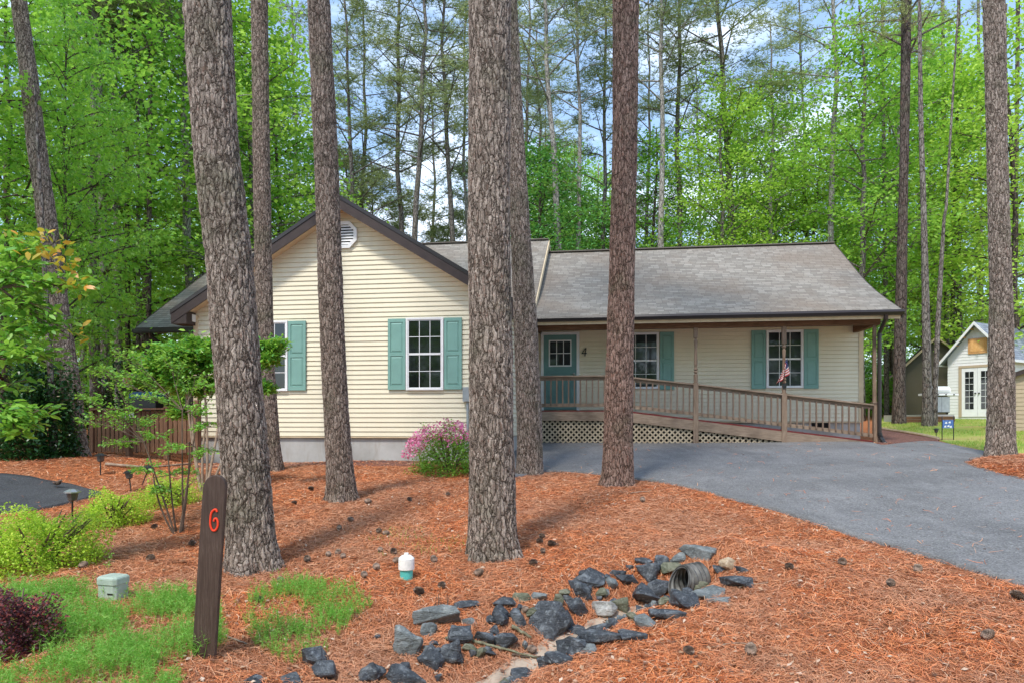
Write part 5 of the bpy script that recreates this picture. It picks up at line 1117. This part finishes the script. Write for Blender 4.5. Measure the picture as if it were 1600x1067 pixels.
RK = [ # px, py, w, h, material, flat, label
 (1100,870,57,25,'grey',0,'largest flat grey slab lying above and behind the culvert mouth'),
 (1060,872,20,18,'grey',0,'small grey rock directly left of the big slab above the culvert'),
 (1036,877,19,24,'slate',0,'upright dark rock above the culvert, second left of the big slab'),
 (1015,893,38,28,'slate',0,'blocky dark rock with flat top up and left of the culvert'),
 (1050,888,33,17,'mossy',1,'mossy leaning slab touching the upper left of the culvert rim'),
 (1141,882,26,18,'tan',0,'tan brown rock right of the slab above the culvert'),
 (1125,889,18,14,'slate',0,'small dark rock touching the tan brown rock on its left'),
 (1159,891,19,11,'slate',0,'small dark rock just right of the tan brown rock'),
 (1157,910,46,22,'slate',1,'blue grey slab at the far right end of the rock pile'),
 (1099,914,26,23,'mossy',0,'olive rounded rock touching the right side of the culvert'),
 (1105,928,50,15,'grey',1,'flat grey stone in front of the olive rounded rock'),
 (1124,937,30,11,'grey',1,'thin flat stone at the lower right of the culvert'),
 (1067,943,50,26,'slate',0,'dark wedge shaped rock in front of the culvert mouth'),
 (1033,921,31,28,'slate',0,'dark rock left of the culvert mouth'),
 (1006,937,46,35,'slate',0,'big dark rounded rock left of the wedge before the culvert'),
 (1045,965,54,19,'slate',1,'long dark slab below the wedge shaped rock'),
 (1008,971,26,24,'grey',1,'pale grey flat stone left of the long dark slab'),
 (968,945,23,29,'mossy',0,'upright greenish rock left of the big dark rounded rock'),
 (945,952,34,29,'pale',0,'speckled whitish rock in the middle of the pile'),
 (981,906,31,19,'slate',1,'flat topped dark rock above the upright greenish rock'),
 (965,895,22,13,'slate',1,'small flat rock uphill from the flat topped dark rock'),
 (924,905,40,25,'slate',0,'wide dark rock at the upper edge, middle of the pile'),
 (906,922,32,26,'slate',0,'dark rock touching the lower left of the wide upper rock'),
 (950,912,25,16,'grey',0,'grey rock right of the wide dark upper rock'),
 (945,929,19,13,'grey',0,'small grey rock above the speckled whitish one'),
 (910,952,38,32,'slate',0,'dark blocky rock immediately left of the speckled whitish one'),
 (886,936,16,13,'slate',0,'small black rock above the dark blocky one'),
 (852,976,62,50,'slate',0,'largest dark boulder on the left bank of the swale'),
 (888,971,28,28,'slate',0,'dark rock pressed against the right side of the largest boulder'),
 (898,984,27,12,'slate',1,'flat dark stone below the rock pressed to the boulder'),
 (873,940,16,19,'mossy',0,'narrow greenish rock above the largest dark boulder'),
 (813,934,29,16,'mossy',0,'low mossy rock at the upper left of the boulder'),
 (809,967,22,22,'slate',0,'dark rock left of the largest boulder beside the lichen branch'),
 (842,931,22,13,'grey',1,'low flat rock above the largest boulder'),
 (1007,877,24,11,'slate',1,'thin dark stone left of the upright dark rock above the culvert'),
 (940,984,40,21,'slate',1,'dark slab at the top of the right bank edging the sand'),
 (945,1001,64,20,'slate',1,'longest layered dark slab along the right bank'),
 (992,994,46,17,'slate',1,'flat dark slab half buried right of the longest layered one'),
 (895,1014,40,30,'slate',0,'dark rock on the right bank below the layered slab'),
 (917,1014,26,18,'grey',1,'grey slab leaning on the dark rock of the right bank'),
 (874,1032,40,18,'slate',1,'low dark slab lower on the right bank'),
 (852,1037,28,19,'slate',0,'dark rock near the bottom of the right bank'),
 (818,1056,34,16,'slate',1,'flat dark stone at the bottom edge on the right bank'),
 (984,886,11,9,'slate',0,'tiny dark rock at the upper edge of the pile'),
 (685,968,63,32,'grey',0,'flat grey green slab at the upper left end of the pile'),
 (636,1003,46,52,'grey',0,'large greyish rock at the far left of the pile'),
 (669,985,23,21,'grey',0,'grey block between the large greyish rock and the slab'),
 (730,946,32,11,'slate',1,'lone flat rock uphill of the pile near the dead stems'),
 (789,943,29,15,'slate',1,'dark flat rock left of the low mossy rock'),
 (782,965,34,31,'slate',0,'dark rock in the upper left row of the pile'),
 (719,998,38,31,'slate',0,'dark rock in the centre of the left pile'),
 (753,996,29,27,'slate',0,'dark rock above the lichen covered branch'),
 (786,1001,34,26,'slate',0,'dark angular rock below the lichen covered branch'),
 (672,1030,34,36,'slate',0,'pointed dark rock below the flat grey green slab'),
 (709,1023,38,36,'slate',0,'dark rock with a bright worn top in the left pile'),
 (486,1028,33,30,'slate',0,'black rock among the feathery plants'),
 (505,1053,37,27,'slate',0,'dark slab at the bottom edge below the feathery plants'),
 (455,1063,32,14,'slate',1,'dark stone cut by the bottom edge, left of the dark slab'),
 (577,1054,35,30,'slate',0,'dark squarish rock at the bottom edge'),
 (634,1055,56,38,'slate',1,'large dark tilted slab at the bottom edge'),
 (759,1021,27,13,'slate',1,'low dark stone right of the rock with a worn top'),
 (678,1007,15,8,'slate',0,'tiny dark stone beside the pointed dark rock'),
 (733,973,21,11,'grey',1,'small pale flat stone right of the flat grey green slab'),
 (770,986,14,13,'slate',0,'small dark rock between two rocks above the branch'),
 (395,1064,28,14,'slate',1,'leftmost dark stone at the bottom edge'),
 (587,996,11,7,'slate',0,'tiny lone dark stone left of the large greyish rock')]
for k, (px, py, w, h, m, fl_, lb) in enumerate(RK):
    x, y, z = gp(px, py+h*.38); W_ = w/F*y*1.36; H_ = h/F*y*(1.32 if not fl_ else 1.1); dep = W_*(random.uniform(.7,.95)); H_ = max(H_, W_*.30)
    o = bpy.data.objects.new('rock', rock_mesh(k+3, W_, dep, H_, fl_)); COL.objects.link(o); o.data.materials.append(ROCKM[m])
    o.location = (x, y+dep*.25, z+H_*.22+.005); o.rotation_euler = (random.uniform(-.12,.12), random.uniform(-.15,.15), random.uniform(-.25,.25)); tag(o, lb, 'rock', 'rocks lining the drainage swale')
SMALL = []
for k in range(95):
    t = random.uniform(.03, .93); q = sw[int(t*89)]; nq = nn[int(t*89)]; off_ = random.choice((-1,1,1))*random.uniform(.16,.52); X_, Y_ = q[0]+nq[0]*off_, q[1]+nq[1]*off_
    s = random.uniform(.07,.145)
    if k < 9: m_ = bpy.data.objects.new('small_rock', rock_mesh(200+k, s, s*.8, s*.7)); m_.data.materials.append(ROCKM[('slate','slate','grey','slate','mossy','slate','grey','slate','slate')[k]]); SMALL.append(m_)
    else: m_ = SMALL[k%9].copy()
    COL.objects.link(m_); m_.location = (X_, Y_, g(X_,Y_)+s*.22); m_.rotation_euler = (random.uniform(-.4,.4), random.uniform(-.4,.4), random.uniform(0,6)); tag(m_, 'small stone filling a gap among the larger rocks of the swale', 'rock', 'small stones of the swale')
# ------------------------------------------------------------------ pine cones
def cone_mesh(seed):
    r = random.Random(seed); V, Fc = [], []; n = 110; mb = MB(); mb.tube([(0,0,-.038),(0,0,0),(0,0,.035)], [.008,.014,.005], 8)
    for k in range(n):
        t = k/n; z = -.040+.080*t; R = .032*math.sin(math.pi*(.18+.74*t))**.75; a = k*2.39996; c, s = math.cos(a), math.sin(a)
        p0 = Vector((c*R*.35, s*R*.35, z-.004)); tip = Vector((c*R, s*R, z+.007)); q = Vector((-s, c, 0))*.0075
        mb.quad(p0-q*.4, tip-q-Vector((0,0,.002)), tip+Vector((c,s,.6))*.003, tip+q-Vector((0,0,.002))); mb.quad(p0-q*.4, tip-q-Vector((0,0,.006)), tip+q-Vector((0,0,.006)), p0+q*.4)
    return mb
CM = [cone_mesh(k).build('pine_cone', CONE) for k in range(1)][0]; first = [CM]
CN = [(235,874,'left of the thick leaning trunk'),(130,885,'beside the large yellow green bush'),(241,823,'right of the middle yellow green bush'),(300,850,'between the multi-stem shrub and the thick leaning trunk'),(438,908,'at the foot of the thick leaning trunk'),(405,938,'left edge of the right feathery patch'),
 (594,860,'left of the white capped pipe, farther one'),(615,863,'just behind the white capped pipe'),(513,867,'left one of three in a row between trunk and pipe'),(528,864,'middle one of three in a row between trunk and pipe'),(536,870,'right one of three in a row between trunk and pipe'),(480,875,'alone right of the thick leaning trunk'),
 (619,877,'touching the left side of the white capped pipe'),(588,888,'front left of the white capped pipe'),(569,900,'at the left of the pipe, nearest the feathery patch'),(678,876,'right of the white capped pipe'),(748,897,'in front of the thickest middle trunk, left side'),(690,916,'between the pipe and the swale rocks'),(655,927,'above the grey green slab'),
 (847,838,'farthest of four right of the middle trunk'),(843,846,'beside the farthest one right of the middle trunk'),(862,851,'right one of four right of the middle trunk'),(848,862,'nearest of four right of the middle trunk'),(833,881,'at the right foot of the middle trunk'),
 (820,955,'on the rocks left of the largest boulder'),(831,1018,'standing in the sand of the swale'),(1233,887,'between the rock pile and the driveway'),(1316,881,'on the needles near the driveway edge, left one'),(1392,914,'grey closed one alone before the driveway'),(1434,892,'touching the needles by the driveway edge, right one'),(1590,935,'at the right edge beside the driveway'),
 (1076,1021,'right of the swale near the bottom edge'),(1173,1021,'lying open at the bottom right of the swale'),(1543,997,'dark one in the lower right needles'),(460,785,'behind the trunk crossing the gable, left side'),(640,780,'far one before the azalea'),(548,812,'right of the trunk crossing the gable'),(575,784,'far right of the trunk crossing the gable'),(592,830,'left one of the middle pair on open needles'),(603,834,'right one of the middle pair on open needles'),(530,825,'below the trunk crossing the gable'),(486,763,'between the two slim left trunks'),(1004,781,'right foot of the reddish trunk'),(700,772,'below the azalea')]
for k, (px, py, lb) in enumerate(CN):
    x, y, z = gp(px, py+3); o = CM if k == 0 else CM.copy()
    if k: COL.objects.link(o)
    s = random.uniform(.78,1.08)*(1.0 if y < 9 else 1.1); o.scale = (s,s,s); o.location = (x, y, z+.026*s+(.012)); o.rotation_euler = (random.uniform(1.1,1.7), random.uniform(-.3,.3), random.uniform(0,6.28))
    tag(o, ('brown pine cone '+lb) if len(('brown pine cone '+lb).split()) <= 16 else lb, 'pine cone', 'pine cones on the needles')
# sticks and bark pieces
def stick(pp, r, m, label, nm='fallen_stick'):
    q = [Vector(gp(*p))+Vector((0,0,r+.012)) for p in pp]; f = []
    for a, b in zip(q[:-1], q[1:]): f += [a.lerp(b, t/4)+rv(.004) for t in range(4)]
    f.append(q[-1]); tag(MB().tube(f, [r*(1-.5*k/len(f)) for k in range(len(f))], 6).build(nm, m, smooth=True), label, 'stick')
MOSSW = wood('lichen_wood', (.10,.08,.05), (.22,.21,.13), (.45,.50,.38), (5,5,5))
stick([(737,1006),(770,1014),(800,1022),(840,1032)], .013, MOSSW, 'lichen covered branch lying across the left pile of rocks')
stick([(800,984),(815,992),(830,1001)], .017, MOSSW, 'short grey branch touching the largest dark boulder')
stick([(800,1026),(820,1030),(845,1029)], .009, TWIG, 'brown stick lying across the sand of the swale')
stick([(1155,921),(1175,915),(1200,913)], .006, STEMP, 'pale curved twig right of the blue grey slab')
stick([(165,728),(230,733),(300,727)], .03, STEMP, 'long pale branch on the needles before the fence')
stick([(1120,1012),(1150,1007),(1185,1011)], .004, STEMP, 'thin pale twig on the needles right of the swale')
stick([(350,995),(365,1003),(385,1010)], .009, STEMP, 'pale broken stick right of the stake foot')
stick([(985,772),(1000,770),(1018,768)], .008, STEMP, 'pale twig at the foot of the reddish trunk')
ds_ = gp(672,950); r = MB()
for k in range(7): a = Vector((random.uniform(-.06,.09), random.uniform(-.05,.05), -.02)); r.tube([a, a+Vector((random.uniform(-.03,.03), 0, random.uniform(.06,.14)))], [.005,.002], 5)
tag(r.build('dead_stems', TWIG, loc=(ds_[0]+.08, ds_[1], ds_[2])), 'cluster of short dead stems above the grey green slab', 'dead plant')
# ------------------------------------------------------------------ shrubs
def groundbush(px0, px1, ytop, ybase, n, lf, m, label, name='golden_spirea', cat='shrub', stems=16, sy=1.0, shape='diamond', aspect=.5, hz=None):
    x, y, z = gp((px0+px1)/2, ybase-6); r = (px1-px0)/2/F*y; h = (ybase-ytop)/F*y
    return bush(name, (x, y+r*.3, z-.02), r, n, lf, m, label, cat, hz=(hz or h*.9/r), shape=shape, stems=stems, aspect=aspect)
groundbush(-60,137,792,898,15000,.030,L_SPIREA,'largest yellow-green bush at the left edge below the black path')
groundbush(112,222,765,828,7500,.030,L_SPIREA,'middle yellow-green bush beside the pale capped solar light')
groundbush(205,306,742,797,5500,.030,L_SPIREA,'farthest yellow-green bush behind the multi-stem shrub')
groundbush(-60,74,915,1030,7500,.026,L_BARB,'dark purple leaved bush at the lower left edge',name='barberry_bush',cat='bush')
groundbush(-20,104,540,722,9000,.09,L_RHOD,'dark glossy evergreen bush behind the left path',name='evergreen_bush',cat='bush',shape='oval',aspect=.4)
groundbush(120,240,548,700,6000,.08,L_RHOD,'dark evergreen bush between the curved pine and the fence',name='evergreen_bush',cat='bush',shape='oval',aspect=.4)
az_ = groundbush(636,768,650,746,8000,.045,L_AZ,'azalea bush with pink flowers in front of the garage wall',name='azalea_bush',cat='azalea',shape='oval',aspect=.42,hz=1.15)
x, y, z = az_.location; n = 4200; u = unit(n); u[:,2] = np.abs(u[:,2]); u = u[(u[:,2]-.25*u[:,0] > .55)]; R_ = (768-636)/2/F*y
C = u*[R_*1.04, R_*.95, R_*1.2]*RNG.uniform(.93,1.10,(len(u),1)); lump = np.sin(C[:,0]*9)+np.sin(C[:,1]*8+C[:,2]*6); C = C[(lump > -.5)&(C[:,0] > -R_*1.1)]; C[:,0] -= .08
V, Fc = leaves(C, .045, .3, .9, .3); npmesh('blossom', V, Fc, F_AZ, az_)
def sprays(name, label, cat, base, pads, m, lf, n, stemm, stem_r=.012, flat=.3, shape='oval', aspect=.5, stems=None, d=None, m2=None, extra=None):
    x, y, z = gp(*base) if d is None else ((base[0]-800)/F*d, d, g((base[0]-800)/F*d, d)); root = empty(name, (x, y, z), label=label, cat=cat); o = Vector((x, y, z))
    mb = MB(); C = []; D = []
    hubs = [at(px, py, y+dy)-o for (px, py, dy) in (stems or [])]
    for h in hubs: b = Vector((random.uniform(-.05,.05), random.uniform(-.05,.05), -.05)); mb.tube(curve3(b, h, rv(.06), 7), [stem_r*(1.1-.07*k) for k in range(7)], 7, False)
    for (px, py, dy, r) in pads:
        c = at(px, py, y+dy)-o; h = min(hubs, key=lambda q: (q-c).length) if hubs else Vector((0,0,0)); pth = curve3(h, c, rv(.05), 6); mb.tube(pth, [stem_r*.55*(1-.12*k) for k in range(6)], 5, False)
        for j in range(9):
            a = random.uniform(0,6.28); q = Vector((math.cos(a)*r, math.sin(a)*r, random.uniform(-.3,.4)*r)); s0 = pth[random.randint(2,5)]; e = c+q
            mb.tube([s0, (s0+e)/2+Vector((0,0,.05*r)), e], [stem_r*.25, stem_r*.2, stem_r*.1], 4, False)
            k_ = n//9; t = RNG.uniform(.15,1.05,k_)[:,None]; P_ = np.array(s0)*(1-t)+np.array(e)*t+RNG.normal(size=(k_,3))*[lf*.6,lf*.6,lf*flat]; C.append(P_); dd_ = np.array(e-s0); D.append(np.repeat(dd_[None]/(np.linalg.norm(dd_)+1e-9), k_, 0)+unit(k_)*.8)
    mb.build('stem', stemm, root, smooth=True); C = np.concatenate(C); D = np.concatenate(D); V, Fc = leaves(C, lf, .7, aspect, shape=shape, dirs=D); npmesh('foliage', V, Fc, m, root)
    if m2:
        C2 = np.concatenate([np.array(at(px, py, y+dy)-o)+RNG.normal(size=(k_,3))*r for px, py, dy, r, k_ in extra]); V, Fc = leaves(C2, lf*1.1, .5, aspect, shape=shape); npmesh('young_leaves', V, Fc, m2, root)
    return root
sprays('multi_stem_shrub', 'thin multi-stem shrub with airy leaf sprays left of the stake', 'shrub', (279,832),
 [(150,655,.2,.22),(180,600,.1,.2),(205,555,.2,.2),(230,620,0,.2),(190,690,-.1,.22),(245,680,.1,.22),(300,640,.1,.2),(330,665,.1,.2),(275,700,-.2,.2),(230,730,-.2,.18),(305,590,.3,.18),(160,575,.3,.15),(320,710,.1,.18),(265,560,.3,.18),(215,655,.2,.2),(250,770,-.1,.12),(140,620,.1,.12),(290,735,.2,.13),(185,640,-.1,.14),(335,600,.2,.14),(210,585,.2,.16)],
 L_MYRT, .042, 190, TWIG, .011, stems=[(240,745,0),(262,700,0),(296,690,.05),(308,650,.1),(225,690,-.1),(285,640,.1)])
sprays('crape_myrtle', 'crape myrtle with pale stems and dense glossy top before the house corner', 'small tree', (318,768),
 [(240,560,.3,.26),(268,548,.3,.28),(292,540,.2,.26),(320,545,.3,.26),(228,585,.2,.26),(255,600,.2,.3),(300,610,.3,.28),(330,600,.3,.28),(275,565,.4,.30),(295,548,.2,.26),(325,535,.2,.28),(250,575,.1,.3),(285,565,0,.3),(315,575,0,.3),(235,600,.2,.25),(275,600,.1,.28),(310,605,.1,.26),(340,560,.3,.26),(415,540,.2,.14),(440,535,.1,.14),(425,560,.1,.14),(415,605,.2,.10),(280,645,.2,.12),(300,545,-.1,.25),(260,550,-.1,.25)],
 L_LOQ, .080, 760, STEMP, .022, stems=[(300,640,0),(322,660,.1),(290,600,.1),(318,590,.05),(345,640,.2),(395,600,.25)], aspect=.45, flat=.5)
sprays('overhanging_branch', 'leafy branch with orange young leaves reaching in from the left edge', 'branch', (-60,700),
 [(20,420,0,.22),(60,440,0,.22),(100,445,0,.16),(20,480,.1,.22),(60,490,0,.2),(25,545,0,.2),(10,600,.1,.2),(60,555,0,.14),(20,660,0,.2),(50,645,0,.16),(5,520,.1,.2),(85,520,.1,.13),(40,390,.1,.16),(35,675,.0,.14),(-10,450,.1,.25),(-10,560,.1,.25)],
 L_MYRT, .085, 150, TWIG, .02, stems=[(-40,560,0),(-30,480,0),(0,450,0),(-20,620,0)], d=6.2, aspect=.42, m2=L_MYRTO, extra=[(60,392,0,.07,26),(98,405,0,.06,24),(118,450,0,.05,16),(80,380,.1,.06,18),(20,372,.1,.05,10),(120,520,0,.04,8)])
sprays('sprout_plant', 'slender green plant standing behind the pale green box', 'plant', (174,898), [(176,865,0,.02),(170,880,0,.02)], L_COR, .02, 30, STEMP, .003)
# ------------------------------------------------------------------ the bird on the path
bx, by, bz = gp(90,764); BI = empty('bird', (bx, by, bz+.03), -.5, label='small brown bird standing on the black path', cat='bird')
prof = [(-.115,.004,.055,.012),(-.075,.0,.060,.014),(-.045,0,.066,.026),(-.01,0,.070,.036),(.03,0,.080,.037),(.055,0,.098,.026),(.072,0,.112,.022),(.088,0,.116,.020),(.100,0,.113,.012),(.110,0,.111,.005),(.124,0,.109,.0015)]
MB().tube([(a,b,c) for a,b,c,r in prof], [r for *_, r in prof], 12).build('body', plain('feathers_brown',(.16,.105,.075),.8,.4,60), BI, smooth=True)
MB().prism([(-.06,-.012,.062),(-.16,-.020,.045),(-.16,.020,.045),(-.06,.012,.062)],(0,0,.006)).build('tail', BLACK, BI)
for s in (-1,1): MB().tube([(.01,s*.014,.045),(.005,s*.016,.02),(.008,s*.016,.0),(.03,s*.018,.0)], .0022, 5).build('leg', TWIG, BI); MB().tube([(.03,s*.030,.088),(-.02,s*.036,.072),(-.09,s*.014,.058)],[.010,.020,.003],8).build('wing', plain('wing_%d'%s,(.09,.06,.05),.8,.3,60), BI)
# ------------------------------------------------------------------ light, sky, camera
SUN_EL, SUN_AZ = math.radians(56), math.radians(205)     # high, behind the camera and to the left
w = bpy.data.worlds.new('World'); S.world = w; w.use_nodes = True; nt = w.node_tree; nt.nodes.clear(); k = N(nt)
sky = k.n('ShaderNodeTexSky', sky_type='NISHITA'); sky.sun_disc = False; sky.sun_elevation = SUN_EL; sky.sun_rotation = SUN_AZ; sky.air_density = 1.0; sky.dust_density = .6; sky.ozone_density = 1.2
tc = k.n('ShaderNodeTexCoord'); mp = k.n('ShaderNodeMapping'); mp.inputs['Scale'].default_value = (1,1,2.6); k.l(tc.outputs['Generated'], mp.inputs[0])
cl = k.ramp(k.noise(mp.outputs[0], 2.3, 8, .6, .3), [(.50, 0.0), (.70, 1.0)])
sz = k.n('ShaderNodeSeparateXYZ'); k.l(tc.outputs['Generated'], sz.inputs[0]); up = k.ramp(sz.outputs[2], [(.0, .9), (.4, .55), (1.0, .5)])
c = k.mix(k.math('MULTIPLY', cl, up), k.mix(.35, sky.outputs[0], (2.5, 3.8, 5.8)), (10.5, 10.8, 11.2)); bgn = k.n('ShaderNodeBackground'); bgn.inputs['Strength'].default_value = .15
k.l(c, bgn.inputs[0]); o = k.n('ShaderNodeOutputWorld'); k.l(bgn.outputs[0], o.inputs[0])
L = bpy.data.lights.new('sun', 'SUN'); L.energy = 2.0; L.angle = math.radians(8); L.color = (1,.95,.87); so = bpy.data.objects.new('sun', L); COL.objects.link(so)
dirv = Vector((math.sin(SUN_AZ)*math.cos(SUN_EL), math.cos(SUN_AZ)*math.cos(SUN_EL), math.sin(SUN_EL))); so.rotation_euler = dirv.to_track_quat('Z', 'Y').to_euler(); so.location = (0,-5,20)
cam = bpy.data.cameras.new('camera'); co = bpy.data.objects.new('camera', cam); COL.objects.link(co); S.camera = co
cam.sensor_width = 36; cam.lens = 36*F/1600; cam.shift_y = (HY-533.5)/1600; cam.clip_end = 500; cam.clip_start = .05; co.rotation_euler = (math.radians(90),0,0)
vs = S.view_settings; vs.view_transform = 'Standard'; vs.look = 'None'; vs.gamma = 1; vs.exposure = .88; vs.use_curve_mapping = False
S.cycles.max_bounces = 6; S.cycles.diffuse_bounces = 4; S.cycles.transmission_bounces = 3; S.cycles.transparent_max_bounces = 4; S.cycles.use_denoising = True
# prototypes that were never placed are removed
for o in list(bpy.data.objects):
    if o.type == 'EMPTY' and o.parent is None and not o.get('category') and o.children:
        for ch in list(o.children): bpy.data.objects.remove(ch)
        bpy.data.objects.remove(o)
